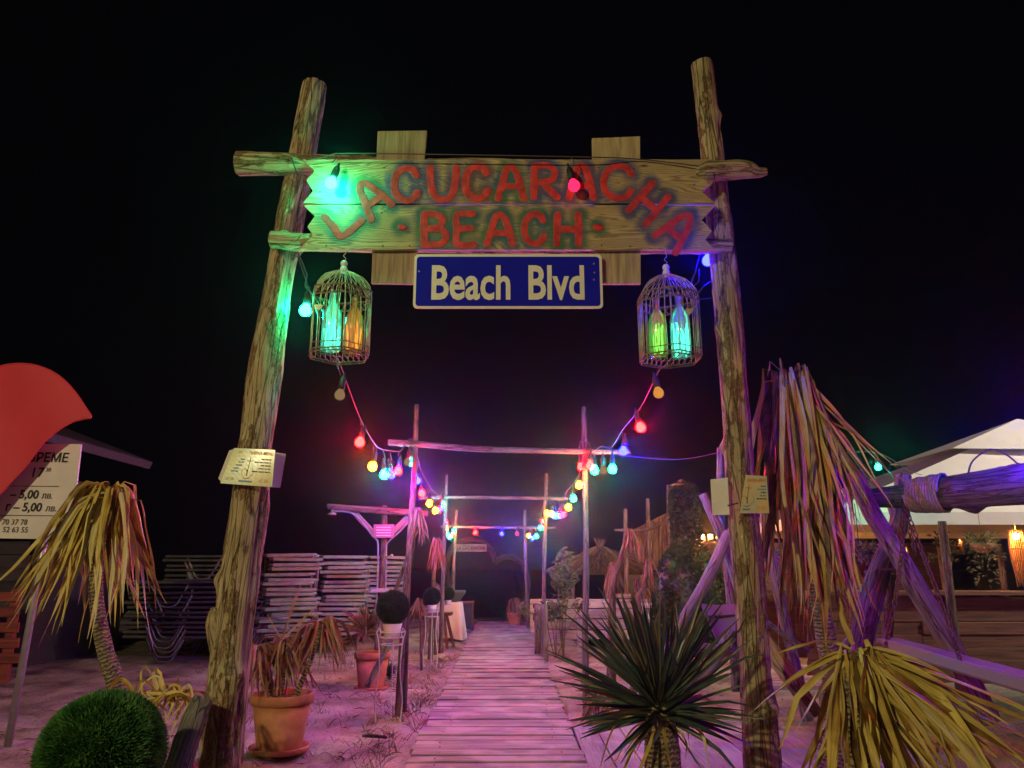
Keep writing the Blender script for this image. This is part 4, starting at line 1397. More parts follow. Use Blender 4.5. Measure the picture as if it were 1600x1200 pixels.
def wire_stand(label, top, base_z, w):
    root = thing('plant_stand', label, 'plant stand', (top.x, top.y, base_z), 'wire plant stands')
    for s, dy in ((-1, -0.6), (1, -0.6), (0, 0.9)):
        x = top.x + s * w; y = top.y + dy * w
        H = top.z - base_z
        pts = [(x, y, base_z), (x + s * 0.012, y, base_z + H * 0.25), (x - s * 0.01, y, base_z + H * 0.6), (x + s * 0.002, y, base_z + H * 0.95), (x + s * 0.018, y, base_z + H * 1.07), (x + s * 0.0, y, base_z + H * 1.12), (x - s * 0.012, y, base_z + H * 1.06), (x - s * 0.004, y, base_z + H * 1.02)]
        M('leg', ctube([V(p) for p in pts], 0.0045, 7, 0.02), 'ceramic', root, True)
    for z, rr_ in ((0, w), (-0.05, w * 0.9), (0.035, w)):
        M('ring', tube([top + V((rr_ * math.cos(k * math.pi / 12), rr_ * math.sin(k * math.pi / 12), z)) for k in range(25)], 0.004, 6, False), 'ceramic', root, True)
    return root


def ball_on_pot(ball_label, pot_label, stand_label, px, py, rpx, D, seed):
    c = P(px, py, D)
    R = rpx * T(py, D)
    turf_ball('grass_ball', ball_label, c, R, 7000, 0.018, 'dark_turf', random.Random(seed))
    pot = thing('white_pot', pot_label, 'pot', c - V((0, 0, R * 1.75)), 'white pots under grass balls')
    flower_pot(pot, c - V((0, 0, R * 1.75)), R * 0.62, R * 0.95, 'ceramic', False)
    if stand_label:
        top = c - V((0, 0, R * 1.77))
        wire_stand(stand_label, top, gz(top.x, top.y), R * 0.72)


ball_on_pot('dark grass ball on the nearest white wire stand', 'white pot on the nearest wire stand by the arch pole', 'white scrolled wire plant stand next to the leaning board', 614, 949, 25, 5.75, 4)
ball_on_pot('smaller dark grass ball before the white cloth', 'small white pot beside the white cloth', 'small wire plant stand beside the white draped cloth', 675, 932, 13, 8.6, 6)
ball_on_pot('farthest dark grass ball above the draped bowl', 'far white pot above the draped bowl', None, 700, 928, 9.5, 10.4, 8)
# small spiky plant on the ground
g3 = G(607, 1070)
t = thing('low_plant', 'small dark spiky plant on the sand under the wire stand', 'plant', g3)
plant_leaves(t, g3 + V((0, 0, 0.09)), 110, spiky(0.06, 0.12, 0.008, 0.4), 'green_leaf', rr, False)
# rough stand, cloth, bowl, panel further on
c = G(680, 1015)
t = thing('timber_trestle', 'low brown timber trestle behind the small wire stand', 'trestle', c)
for s in (-1, 1):
    M('leg', bar(c + V((s * 0.16, 0, 0)), c + V((s * 0.1, 0.05, 0.42)), 0.04, 0.04), 'brown_plank', t)
    M('leg', bar(c + V((s * 0.22, 0.3, 0)), c + V((s * 0.12, 0.22, 0.42)), 0.04, 0.04), 'brown_plank', t)
M('top_board', abox(c.x - 0.2, c.x + 0.2, c.y, c.y + 0.3, 0.42, 0.46), 'brown_plank', t)
c = G(702, 998)
cl = []
n = 36
for j in range(13):
    v = j / 12
    for k in range(n):
        a = 2 * math.pi * k / n
        rad = 0.19 + 0.05 * v + 0.022 * v * math.sin(a * 7 + 1) + 0.012 * v * math.sin(a * 12)
        sq = max(abs(math.cos(a)), abs(math.sin(a)))
        cl.append(V((c.x + rad / sq ** 0.6 * math.cos(a), c.y + rad / sq ** 0.6 * math.sin(a), 0.52 * (1 - v) + 0.01 + 0.02 * math.sin(a * 3) * v)))
cf = [(j * n + k, (j + 1) * n + k, (j + 1) * n + (k + 1) % n, j * n + (k + 1) % n) for j in range(12) for k in range(n)] + [tuple(range(n))]
t = thing('draped_table', 'small round table under a hanging white cloth beside the walk', 'table', c)
M('cloth', (cl, cf), 'white_cloth', t, True)
t2 = thing('dark_bowl', 'dark wicker bowl standing on the white draped table', 'bowl', c + V((0, 0, 0.53)))
M('bowl', lathe([(0.1, 0.0), (0.17, 0.04), (0.23, 0.12), (0.245, 0.17), (0.235, 0.172), (0.2, 0.1), (0.08, 0.03)], c + V((0, 0, 0.53)), 28), 'dark_cloth', t2, True)
M('soil', lathe([(0.21, 0.12), (0.1, 0.15), (0.001, 0.155)], c + V((0, 0, 0.53)), 20), 'soil', t2, True)
c = G(725, 984)
t = thing('cloth_stand', 'dark blue cloth-fronted stand at the far end of the walk', 'stand', c)
q = [P(711, 943, c.y), P(738, 943, c.y), P(737, 982, c.y), P(711, 984, c.y)]
M('cloth_panel', flat_panel(q, 0.02, 0.0), 'dark_cloth', t)
M('top_rail', bar(q[0] + V((-0.05, 0.1, 0.02)), q[1] + V((0.03, 0.1, 0.02)), 0.26, 0.04), 'brown_plank', t)
for qq in (q[0], q[1]):
    M('leg', bar(qq + V((0, 0.03, 0)), V((qq.x, qq.y + 0.03, -0.02)), 0.03, 0.03), 'brown_plank', t)
    M('leg', bar(qq + V((0, 0.22, 0)), V((qq.x, qq.y + 0.22, -0.02)), 0.03, 0.03), 'brown_plank', t)


def dry_palm_small(label, crown, foot, n, L0, L1, w, mat, seed, xl=-0.35, xr=0.35, rad=0.02, mids=()):
    root = thing('dry_palm', label, 'palm', foot, 'dry palms along the walk')
    q = random.Random(seed)
    M('trunk', trunkgeo([crown, *mids, foot], [rad * 0.7] + [rad] * len(mids) + [rad * 1.3], seed, 12, 0.03), 'ringed_trunk' if mat != 'brown_leaf' else 'pole_wood', root, True)
    plant_leaves(root, crown, n, hang(xl, xr, 0.35, L0, L1, w * 0.7, w * 1.3, 0.02, 0.10), mat, q, False)
    return root


def at0(px, py, D):
    p = P(px, py, D); p.z = gz(p.x, p.y) - 0.03
    return p


dry_palm_small('pink-lit dry palm head bound to the nearest arch pole', P(652, 795, 5.95), at0(635, 1000, 6.1), 60, 0.16, 0.33, 0.012, 'brown_leaf', 101, -0.25, 0.3, 0.016, (P(645, 850, 6.05), P(638, 910, 6.1)))
dry_palm_small('tall thin dry palm beside the middle arch pole', P(682, 842, 9.4), at0(673, 990, 9.5), 60, 0.22, 0.5, 0.018, 'brown_leaf', 102, -0.2, 0.3, 0.025, (P(678, 890, 9.4),))
dry_palm_small('short dry palm tuft behind the smaller grass ball', P(680, 912, 9.8), at0(682, 1000, 9.8), 40, 0.1, 0.22, 0.016, 'brown_leaf', 103, -0.6, 0.6, 0.02)
dry_palm_small('low dry plant at the corner of the small wire stand', P(656, 935, 8.3), at0(660, 1000, 8.3), 30, 0.14, 0.32, 0.014, 'brown_leaf', 104, -0.7, 0.4, 0.012)
g4 = G(804, 978)
t = thing('potted_palm', 'far terracotta pot with a drooping straw-coloured plant at the walk end', 'potted plant', g4, 'potted plants')
flower_pot(t, g4, 0.13, 0.24, 'terracotta')
plant_leaves(t, g4 + V((0, 0, 0.47)), 80, hang(-0.35, 0.35, 0.4, 0.25, 0.48, 0.014, 0.024, 0.04, 0.3), 'brown_leaf', rr, False)
M('stem', trunkgeo([g4 + V((0, 0, 0.47)), g4 + V((0, 0, 0.2))], [0.02, 0.025], 9), 'ringed_trunk', t, True)

# right: thin pink dry palms behind the yucca
for k, (cx, cy, fx, fy, Dd, mids, lab) in enumerate((
        (983, 826, 950, 985, 6.9, ((972, 865), (960, 900), (955, 945)), 'tallest pink-lit dry palm beside the ivy figure'),
        (957, 878, 955, 985, 7.0, ((958, 930),), 'red-lit dry palm with a short drooping head before the thatch'),
        (1012, 875, 985, 990, 6.8, ((1008, 915), (995, 950)), 'slanting pink-lit dry palm with side-pointing leaves'),
        (998, 900, 992, 990, 7.2, ((998, 940),), 'orange-lit low dry palm between the slanting stems'))):
    dry_palm_small(lab, P(cx, cy, Dd), at0(fx, fy, Dd), 40, 0.13, 0.34, 0.013, 'brown_leaf', 110 + k, -0.22, 0.4, 0.024, [P(a, b, Dd) for a, b in mids])

# big green yucca in front of the gate
D = 3.25
c = P(1030, 1112, D)
gb = V((P(1036, 1200, D).x, D, 0))
t = thing('green_yucca', 'large dark green spiky yucca growing beside the boardwalk', 'yucca', gb)
M('trunk', trunkgeo([c + V((0, 0, 0.02)), P(1034, 1160, D), P(1037, 1230, D), gb + V((0, 0, -0.05))], [0.06, 0.062, 0.07, 0.085], 120, 22, 0.01), 'ringed_trunk', t, True)
rr = random.Random(11)


def yucca(r, k):
    e = (k + 0.5) / 190
    a = k * 2.39996 + r.uniform(-0.2, 0.2)
    el = math.radians(88 - 100 * e ** 1.0) + r.uniform(-0.3, 0.3)
    d = V((math.cos(a) * math.cos(el) - 0.12, math.sin(a) * math.cos(el), math.sin(el)))
    d1 = d + V((0, 0, -0.08 - 0.12 * e))
    return (V((math.cos(a) * 0.02, math.sin(a) * 0.02, 0.08 * (1 - e) - 0.02)), d, d1, r.uniform(0.32, 0.47) * (0.92 + 0.25 * math.sin(math.pi * min(1, e * 1.3))), r.uniform(0.012, 0.023), dict(bend=1.0, wob=0.16, kink=r.choice((0, 0, 0, 0.2, 0.5)), seg=6, fold=0.35, tip=0.6, roll=r.uniform(-0.5, 0.5)))


plant_leaves(t, c, 190, yucca, 'green_leaf', rr)
plant_leaves(t, c + V((0, 0, -0.04)), 12, hang(-0.5, 0.5, 0.5, 0.2, 0.45, 0.012, 0.02, 0.04, 0.6), 'dry_leaf', rr)
# a fallen dry fan on the deck edge behind
g5 = G(935, 1130)
t = thing('dry_shrub', 'dry brown tuft at the edge of the deck behind the yucca', 'shrub', g5)
plant_leaves(t, g5 + V((0, 0, 0.18)), 60, hang(-0.9, 0.9, 0.7, 0.14, 0.26, 0.008, 0.014, 0.03, 0.3), 'brown_leaf', rr, False)

# tall dry palm right of the gate
D = 4.05
c = P(1232, 588, D)
fb = V((P(1300, 1100, D).x, D + 0.1, 0))
t = thing('dry_palm', 'tall dried palm with a long straw-brown skirt right of the gate', 'palm', fb)
rr = random.Random(21)
plant_leaves(t, c, 84, hang(-0.12, 0.13, 0.16, 0.7, 1.5, 0.022, 0.05, 0.03, 0.05), 'straw_leaf', rr)
plant_leaves(t, c + V((0.02, 0, -0.05)), 30, hang(0.12, 0.42, 0.2, 0.5, 0.95, 0.014, 0.03, 0.03, 0.06), 'straw_leaf', rr)
plant_leaves(t, c + V((0.03, 0, -0.05)), 16, hang(0.45, 0.8, 0.3, 0.5, 0.85, 0.010, 0.02, 0.03, 0.08), 'straw_leaf', rr)
plant_leaves(t, c + V((0.06, 0, -0.5)), 60, hang(-0.12, 0.13, 0.16, 0.6, 1.05, 0.018, 0.04, 0.04, 0.06), 'straw_leaf', rr)
plant_leaves(t, c + V((0.0, 0, -0.05)), 10, hang(-0.35, -0.12, 0.2, 0.4, 0.7, 0.02, 0.036, 0.03, 0.1), 'straw_leaf', rr)
M('trunk', trunkgeo([c + V((0, 0.02, -0.02)), P(1262, 760, D + 0.05), P(1278, 900, D + 0.08), P(1290, 1000, D + 0.1), P(1302, 1080, D + 0.1), fb], [0.035, 0.04, 0.045, 0.05, 0.052, 0.07], 130, 20, 0.012), 'ringed_trunk', t, True)
M('cut_stub', loggeo([P(1250, 600, D), P(1256, 588, D)], [0.02, 0.018], 4, 14, 0.01), 'grey_wood', t, True)

# front dry palm, right corner
D = 2.75
c = P(1335, 1018, D)
fb = V((P(1345, 1200, D).x, D + 0.05, 0))
t = thing('dry_palm', 'low spreading dried palm in the front corner with golden leaves', 'palm', fb)
rr = random.Random(31)


def ragged(xl, xr, L0, L1, w0, w1):
    f0 = hang(xl, xr, 0.55, L0, L1, w0, w1, 0.03, 0.08)

    def f(r, k):
        off, d0, d1, L, w, kw = f0(r, k)
        kw['wob'] = r.uniform(0.15, 0.6); kw['kink'] = r.choice((0, 0.2, 0.5, 0.9)); kw['twist'] = r.uniform(0.5, 2.2)
        return off * 1.6, d0, d1, L, w, kw
    return f


plant_leaves(t, c, 34, ragged(-0.25, 0.9, 0.36, 0.74, 0.016, 0.044), 'dry_leaf', rr)
plant_leaves(t, c, 48, ragged(-0.4, 1.2, 0.3, 0.66, 0.012, 0.034), 'straw_leaf', rr)
plant_leaves(t, c + V((0.02, 0, -0.02)), 20, ragged(0.6, 2.8, 0.45, 0.82, 0.014, 0.034), 'dry_leaf', rr)


def side_leaf(dx, dz, L, w):
    g = leafgeo(c, V((dx, -0.1, dz + 0.05)), V((dx, -0.1, dz - 0.3)), L, w, rr.uniform(0.5, 0.95), bend=0.3, wob=0.35, seg=12, r=rr, twist=1.3, kink=0.35, w0=0.1, droop=0.3)
    M('leaf', g, 'dry_leaf', t, True)


for a in ((-1, -0.28, 0.42, 0.030), (-1, -0.45, 0.46, 0.026), (-1, -0.1, 0.3, 0.024), (-0.8, -0.6, 0.35, 0.03), (1, 0.08, 0.34, 0.03), (1, -0.12, 0.4, 0.026), (1, -0.3, 0.62, 0.022), (1, -0.45, 0.66, 0.028), (1, -0.2, 0.55, 0.018), (-0.6, 0.35, 0.3, 0.018), (-0.2, 0.8, 0.2, 0.02)):
    side_leaf(*a)
M('trunk', trunkgeo([c, P(1338, 1100, D), fb], [0.03, 0.038, 0.05], 131, 18, 0.012), 'ringed_trunk', t, True)

# ------------------------------------------------------------------ left: red banner, price board, hut
D = 4.72
OUT = [(-60, 600), (-20, 578), (20, 569), (60, 572), (95, 588), (122, 615), (138, 638), (148, 652), (146, 655), (132, 656), (112, 664), (88, 679), (66, 698), (40, 730), (15, 758), (-20, 800), (-60, 840), (-100, 880)]
t = thing('red_banner', 'smooth red curved banner at the edge in front of the price board', 'banner', V((P(-120, 900, D).x, D, 0)))
pts = [P(a, b, D) for a, b in OUT]
pole_x = P(-118, 800, D).x
cent = P(-150, 720, D)
rings = 40
pts = catmull(pts, 0.02)[0]
vs, fs = [], []
m = len(pts)
for k in range(rings + 1):
    f = k / rings
    for p in pts:
        q = cent.lerp(p, f)
        q = q + V((0, -0.05 * (q.x - cent.x - 0.3) ** 2 + 0.008 * math.sin(q.x * 9 + q.z * 6), 0))
        vs.append(q)
for k in range(rings):
    for i in range(m - 1):
        a = k * m + i
        fs.append((a, a + 1, a + m + 1, a + m))
kk = len(vs)
vs2 = vs + [v + V((0, 0.003, 0)) for v in vs]
fs2 = fs + [tuple(kk + i for i in f[::-1]) for f in fs] + [(rings * m + i, rings * m + i + 1, kk + rings * m + i + 1, kk + rings * m + i) for i in range(m - 1)]
M('fabric', (vs2, fs2), 'red_fabric', t)
M('hem', tube([vs[rings * m + i] + V((0, -0.001, 0)) for i in range(m)], 0.0045, 6), 'red_fabric', t, True)
M('pole', ctube([V((pole_x, D + 0.03, 0)), V((pole_x, D + 0.03, 1.2)), P(-110, 640, D + 0.03), P(-60, 598, D + 0.03)], 0.012, 10, 0.05), 'galvanised', t, True)

D = 4.85
t = thing('price_board', 'white price board on a metal pole half hidden by the red banner', 'sign', at0(15, 1160, 4.9))
ab = [P(-150, 690, D), P(127, 694, D), P(110, 843, D), P(-170, 838, D)]
M('board', flat_panel(ab, 0.012), 'white_enamel', t)
rn = (ab[1] - ab[0]).normalized(); un = (ab[0] - ab[3]).normalized()
s1 = T(740, D)


def btext(s, px, py, size, bold, align='RIGHT', sh=0.15):
    M('lettering', textgeo(s, P(px, py, D - 0.004), rn, un, size * s1 / 0.73, bold, 0.95, align, sh), 'black_print', t)


btext('ВРЕМЕ', 106, 722, 14.5, 0.022)
btext('1', 56, 745, 15, 0.02)
btext('7', 67, 745, 15, 0.02)
btext('30', 79, 737, 6.5, 0.006)
btext('– 5,00', 59, 779, 13.5, 0.024)
btext('лв.', 82, 779, 10, 0.008)
btext('г – 5,00', 64, 799, 13.5, 0.024)
btext('лв.', 88, 799, 10, 0.008)
btext('70 37 78', 42, 820, 8.5, 0.006)
btext('52 63 55', 43, 832, 8.5, 0.006)
for py_ in (759, 805):
    a, b = P(-120, py_ - 1, D - 0.004), P(92, py_ + 1, D - 0.004)
    M('rule', flatline([a, b], 0.004, rn, un), 'black_print', t)
M('pole', tube([P(78, 800, D + 0.04), P(60, 900, D + 0.06), at0(12, 1165, 4.9)], 0.022, 14), 'galvanised', t, True)

D = 8.6
t = thing('beach_hut', 'dark grey plank hut with a sloping roof behind the price board', 'hut', at0(-60, 1050, D))
for k in range(9):
    py0 = 846 + k * 21
    a, b = P(-170, py0, D), P(47, py0, D)
    M('plank', abox(a.x, b.x, D, D + 0.03, a.z - 20 * T(900, D), a.z, 0.004), 'hut_plank', t)
M('roof', bar(P(-60, 620, D - 0.3), P(158, 706, D - 0.3), 2.4, 0.10, 0.01), 'hut_plank', t)
M('side_wall', abox(P(47, 900, D).x + 0.003, P(47, 900, D).x + 0.06, D, D + 2.0, -0.1, P(0, 846, D).z), 'hut_plank', t)
D = 7.6
t = thing('red_pallet', 'reddish wooden pallet crate standing before the grey hut', 'crate', at0(-20, 1040, D))
for k in range(5):
    a, b = P(-90, 925 + k * 24, D), P(30, 925 + k * 24, D)
    M('slat', abox(a.x, b.x, D, D + 0.02, a.z - 0.09, a.z), 'red_plank', t)
for px_ in (-85, -30, 22):
    a = P(px_, 920, D)
    M('upright', abox(a.x - 0.04, a.x + 0.04, D + 0.023, D + 0.08, gz(a.x, D), a.z), 'red_plank', t)

# ------------------------------------------------------------------ stacked sunbeds
bed = thing('sunbed', 'sunbed', 'sunbed', (0, 0, 0), 'stacked sunbeds')
Lb, Wb = 1.86, 0.58
fr_ = [(-Lb / 2, -Wb / 2, 0), (Lb / 2 - 0.1, -Wb / 2, 0), (Lb / 2, -Wb / 2, 0.004), (Lb / 2, Wb / 2, 0.004), (Lb / 2 - 0.1, Wb / 2, 0), (-Lb / 2, Wb / 2, 0)]
M('frame', join(tube([V(p) for p in fr_[:3]], 0.017, 8), tube([V(p) for p in fr_[3:]], 0.017, 8), tube([V(fr_[2]), V(fr_[3])], 0.0175, 8), tube([V(fr_[0]), V(fr_[5])], 0.0175, 8), tube([V((0.35, -Wb / 2, 0)), V((0.35, Wb / 2, 0))], 0.01, 8)), 'bed_frame', bed, True)
for sx in (-1, 1):
    M('end_bar', obox((sx * (Lb / 2 + 0.006), 0, 0.0), (0.012, 0, 0), (0, Wb / 2 - 0.03, 0), (0, 0, 0.020), 0.005), 'bed_end', bed)
M('sling', obox((0, 0, 0.003), (Lb / 2 - 0.05, 0, 0), (0, Wb / 2 - 0.012, 0), (0, 0, 0.003)), 'bed_sling', bed)
for s in (-1, 1):
    x0 = s * 0.45
    for sy in (-1, 1):
        M('leg', (ctube([V((x0 - 0.22, sy * (Wb / 2 - 0.02), -0.012)), V((x0 - 0.1, sy * (Wb / 2 - 0.02), -0.24)), V((x0 - 0.06, sy * (Wb / 2 - 0.02), -0.27)), V((x0 + 0.06, sy * (Wb / 2 - 0.02), -0.27)), V((x0 + 0.1, sy * (Wb / 2 - 0.02), -0.24)), V((x0 + 0.22, sy * (Wb / 2 - 0.02), -0.012))], 0.0115, 7, 0.06)), 'bed_frame', bed, True)
ORD = ['lowest', 'second', 'third', 'fourth', 'fifth', 'sixth', 'seventh', 'eighth', 'ninth', 'tenth', 'eleventh', 'twelfth', 'thirteenth', 'fourteenth', 'fifteenth', 'sixteenth', 'seventeenth', 'eighteenth']
first = True
rb = random.Random(8)
for x0, y0, n, dz, ang, where in (
        (P(345, 900, 9.3).x, 9.3, 12, 0.056, 0.0, 'the low side-on stack'),
        (P(385, 900, 10.1).x, 10.1, 17, 0.057, 0.0, 'the tall side-on stack'),
        (P(438, 900, 9.5).x, 9.9, 17, 0.056, math.pi / 2 + 0.28, 'the pale-ended stack by the gate post'),
        (P(513, 900, 9.9).x, 10.7, 17, 0.057, math.pi / 2 + 0.23, 'the end-on stack beside the shower'),
        (P(582, 900, 11.3).x, 12.2, 16, 0.06, math.pi / 2 + 0.18, 'the farthest stack, behind the shower')):
    gzz = gz(x0, y0)
    for k in range(n):
        o = bed if first else clone(bed)
        first = False
        o.location = (x0 + rb.uniform(-0.05, 0.05), y0 + rb.uniform(-0.04, 0.04), gzz + 0.285 + k * dz)
        o.rotation_euler = (rb.uniform(-0.02, 0.02), rb.uniform(-0.014, 0.014), ang + rb.uniform(-0.04, 0.04))
        if ang > 1: o.rotation_euler[2] -= math.pi   # raised ends face the walk
        o['label'] = ('%s sunbed from the bottom in %s' % (ORD[k], where)) if k else 'lowest sunbed in %s' % where
        if k == n - 1:
            o['label'] = 'topmost sunbed in %s' % where

# ------------------------------------------------------------------ beach shower post
D = 7.2
t = thing('shower_post', 'wooden beach shower post with crossbeam, braces and white pipes', 'shower', at0(592, 1010, D))
pxlog('post', [(601, 790, D, 9), (599, 870, D, 10), (593, 960, D, 11), (591, 1015, D, 12)], 'pole_wood', t, 141, seg=16, step=0.04, barkiness=0.2)
pxlog('crossbeam', [(512, 791, D - 0.06, 10), (560, 795, D - 0.06, 11), (640, 801, D - 0.06, 10), (668, 803, D - 0.06, 9)], 'pole_wood', t, 142, seg=16, step=0.04, barkiness=0.2, knots=2)
for a, b in (((553, 800), (588, 838)), ((640, 806), (607, 838))):
    M('brace', bar(P(*a, D), P(*b, D), 0.05, 0.05), 'grey_wood', t)
for s, pp in ((-1, [(518, 799), (548, 801), (565, 815), (582, 838), (590, 845), (590, 900), (587, 960)]), (1, [(640, 813), (625, 830), (608, 845), (604, 850), (603, 900), (601, 960)])):
    M('water_pipe', ctube([P(a, b, D - 0.08) for a, b in pp], 0.009, 8, 0.05), 'dull_pipe', t, True)
M('shower_head', lathe([(0.012, 0.03), (0.014, 0.01), (0.04, -0.01), (0.042, -0.02), (0.01, -0.02)], P(519, 801, D - 0.08), 14), 'galvanised', t, True)
M('tap', join(tube([P(603, 870, D - 0.09), P(611, 869, D - 0.12)], 0.008, 8), sphere(P(612, 868, D - 0.12), 0.016, 8, 6)), 'galvanised', t, True)
M('clamp', abox(P(583, 922, D).x, P(607, 922, D).x, D - 0.12, D + 0.05, P(590, 925, D).z, P(590, 919, D).z), 'fence_plank', t)
M('notice_board', obox(P(599.5, 830, D - 0.1), (16 * T(830, D), 0, 0), (0, 0.008, 0), (0, 0, 10.3 * T(830, D)), 0.003), 'pink_board', t)
for k in range(4):
    M('notice_line', flatline([P(588, 824 + k * 4.2, D - 0.1105), P(611, 824 + k * 4.2, D - 0.1105)], 0.008, V((1, 0, 0)), V((0, 0, 1))), 'white_print', t)
c = P(604, 955, D + 0.3)
ch = []
for k in range(9):
    for s in range(3):
        ch.append(abox(c.x - 0.05 + s * 0.045, c.x - 0.015 + s * 0.045, c.y, c.y + 0.02, 0.25 + k * 0.09, 0.31 + k * 0.09, 0.002))

# ------------------------------------------------------------------ right: fence, shrubs, crate, thatch parasol, ivy figure
D = 10.2
t = thing('plank_fence', 'low whitewashed plank fence with cut-out holes beside the walk', 'fence', at0(900, 995, D))
for k, (py0, py1) in enumerate(((936, 950), (951.5, 966), (967.5, 983), (984.5, 999))):
    for (xa, xb) in ((848, 902), (903, 960), (961, 1030)):
        a, b = P(xa, py0, D), P(xb, py1, D)
        M('plank', abox(a.x, b.x, D + rng.uniform(-0.006, 0.006), D + 0.03, b.z, a.z, 0.004), 'fence_plank', t)
for xa in (850, 905, 962, 1028):
    a = P(xa, 934, D)
    M('post', abox(a.x - 0.03, a.x + 0.03, D + 0.035, D + 0.1, gz(a.x, D) - 0.1, a.z), 'fence_plank', t)
t = thing('cutout_panel', 'small wooden gate panel with square and round cut-outs at the fence end', 'panel', at0(838, 985, 11.2))
a, b = P(828, 936, 11.2), P(847, 982, 11.2)
for x0, x1, z0, z1 in ((0, 0.25, 0, 1), (0.75, 1, 0, 1), (0.25, 0.75, 0.0, 0.25), (0.25, 0.75, 0.5, 0.68), (0.25, 0.75, 0.85, 1)):
    M('board', abox(a.x + (b.x - a.x) * x0, a.x + (b.x - a.x) * x1, 11.2, 11.23, b.z + (a.z - b.z) * z0 - (0.06 if z0 == 0 else 0), b.z + (a.z - b.z) * z1, 0.0), 'fence_plank', t)
for px_, pyb, dd, lab in ((841, 992, 9.6, 'thick short post at the corner of the walk'), (851, 998, 9.4, 'thinner leaning post beside the thick short post')):
    f = at0(px_, pyb, dd)
    log('short_post', [f + V((0, 0, -0.1)), P(px_ - 1, 945, dd)], [0.045, 0.04], 'grey_wood', None, px_, seg=14, step=0.04, label=lab, cat='post')


def leafy(label, c, R, n, size, mat, seed, name='shrub', foot=None, squash=(1, 1, 1), cat='shrub', group=None, clumps=9):
    q = random.Random(seed)
    root = thing(name, label, cat, foot if foot is not None else c - V((0, 0, R)), group)
    cl = [V((q.gauss(0, 0.5) * squash[0], q.gauss(0, 0.5) * squash[1], q.gauss(0, 0.5) * squash[2])) * R for _ in range(clumps)]
    gs = []
    for k in range(n):
        cc = q.choice(cl)
        p = c + cc + V((q.gauss(0, 0.22), q.gauss(0, 0.22), q.gauss(0, 0.22))) * R
        d = V((q.uniform(-1, 1), q.uniform(-1, 1), q.uniform(-0.8, 0.6)))
        gs.append(leafgeo(p, d, d + V((0, 0, -0.4)), size * q.uniform(0.7, 1.4), size * 0.42, q.uniform(0, 1), bend=1, seg=2, wob=0, r=q, tip=0.5))
    M('crown', join(*gs), mat, root)
    f = root.location
    st = [ctube([V(f) + V((0, 0, -0.02)), V(f).lerp(c + v, 0.5) + V((q.uniform(-0.03, 0.03), 0, 0.02)), c + v], 0.006, 6, 0.05) for v in cl[:5]]
    M('stem', join(*st), 'trunk_bark', root, True)
    return root


leafy('leafy green shrub rising above the whitewashed fence', P(880, 905, 9.8), 0.2, 420, 0.075, 'shrub_leaf', 1, foot=at0(880, 990, 9.95), squash=(0.8, 0.6, 1.3))
leafy('low leafy green shrub hanging over the whitewashed fence', P(870, 950, 9.6), 0.16, 300, 0.07, 'shrub_leaf', 2, foot=at0(868, 1000, 9.7), squash=(1.6, 0.6, 0.7))

D = 8.2
t = thing('white_crate', 'white painted slatted crate standing behind the yucca', 'crate', at0(1015, 1010, D))
for (xa, xb, ya, yb) in ((1002, 1007, 942, 990), (1023, 1028, 942, 990), (1007.3, 1022.7, 942, 950), (1007.3, 1022.7, 960, 967), (1007.3, 1022.7, 976, 984)):
    a, b = P(xa, ya, D), P(xb, yb, D)
    M('slat', abox(a.x, b.x, D, D + 0.02, b.z, a.z), 'white_enamel', t)
for (xa, xb) in ((1002, 1007), (1023, 1028)):
    a, b = P(xa, 942, D), P(xb, 1000, D)
    M('slat', abox(a.x, b.x, D + 0.023, D + 0.25, gz(b.x, D), b.z), 'white_enamel', t)
t = thing('plank_table', 'pale plank table under the thatched parasol', 'table', at0(975, 990, 11.5))
a, b = P(955, 928, 11.5), P(1000, 933, 11.5)
M('top', abox(a.x, b.x, 11.2, 11.8, b.z, b.z + 0.05), 'fence_plank', t)
for x_ in (a.x + 0.04, b.x - 0.04):
    M('leg', abox(x_ - 0.03, x_ + 0.03, 11.3, 11.36, gz(x_, 11.3) - 0.05, b.z - 0.002), 'fence_plank', t)
    M('leg', abox(x_ - 0.03, x_ + 0.03, 11.65, 11.71, gz(x_, 11.6) - 0.05, b.z - 0.002), 'fence_plank', t)


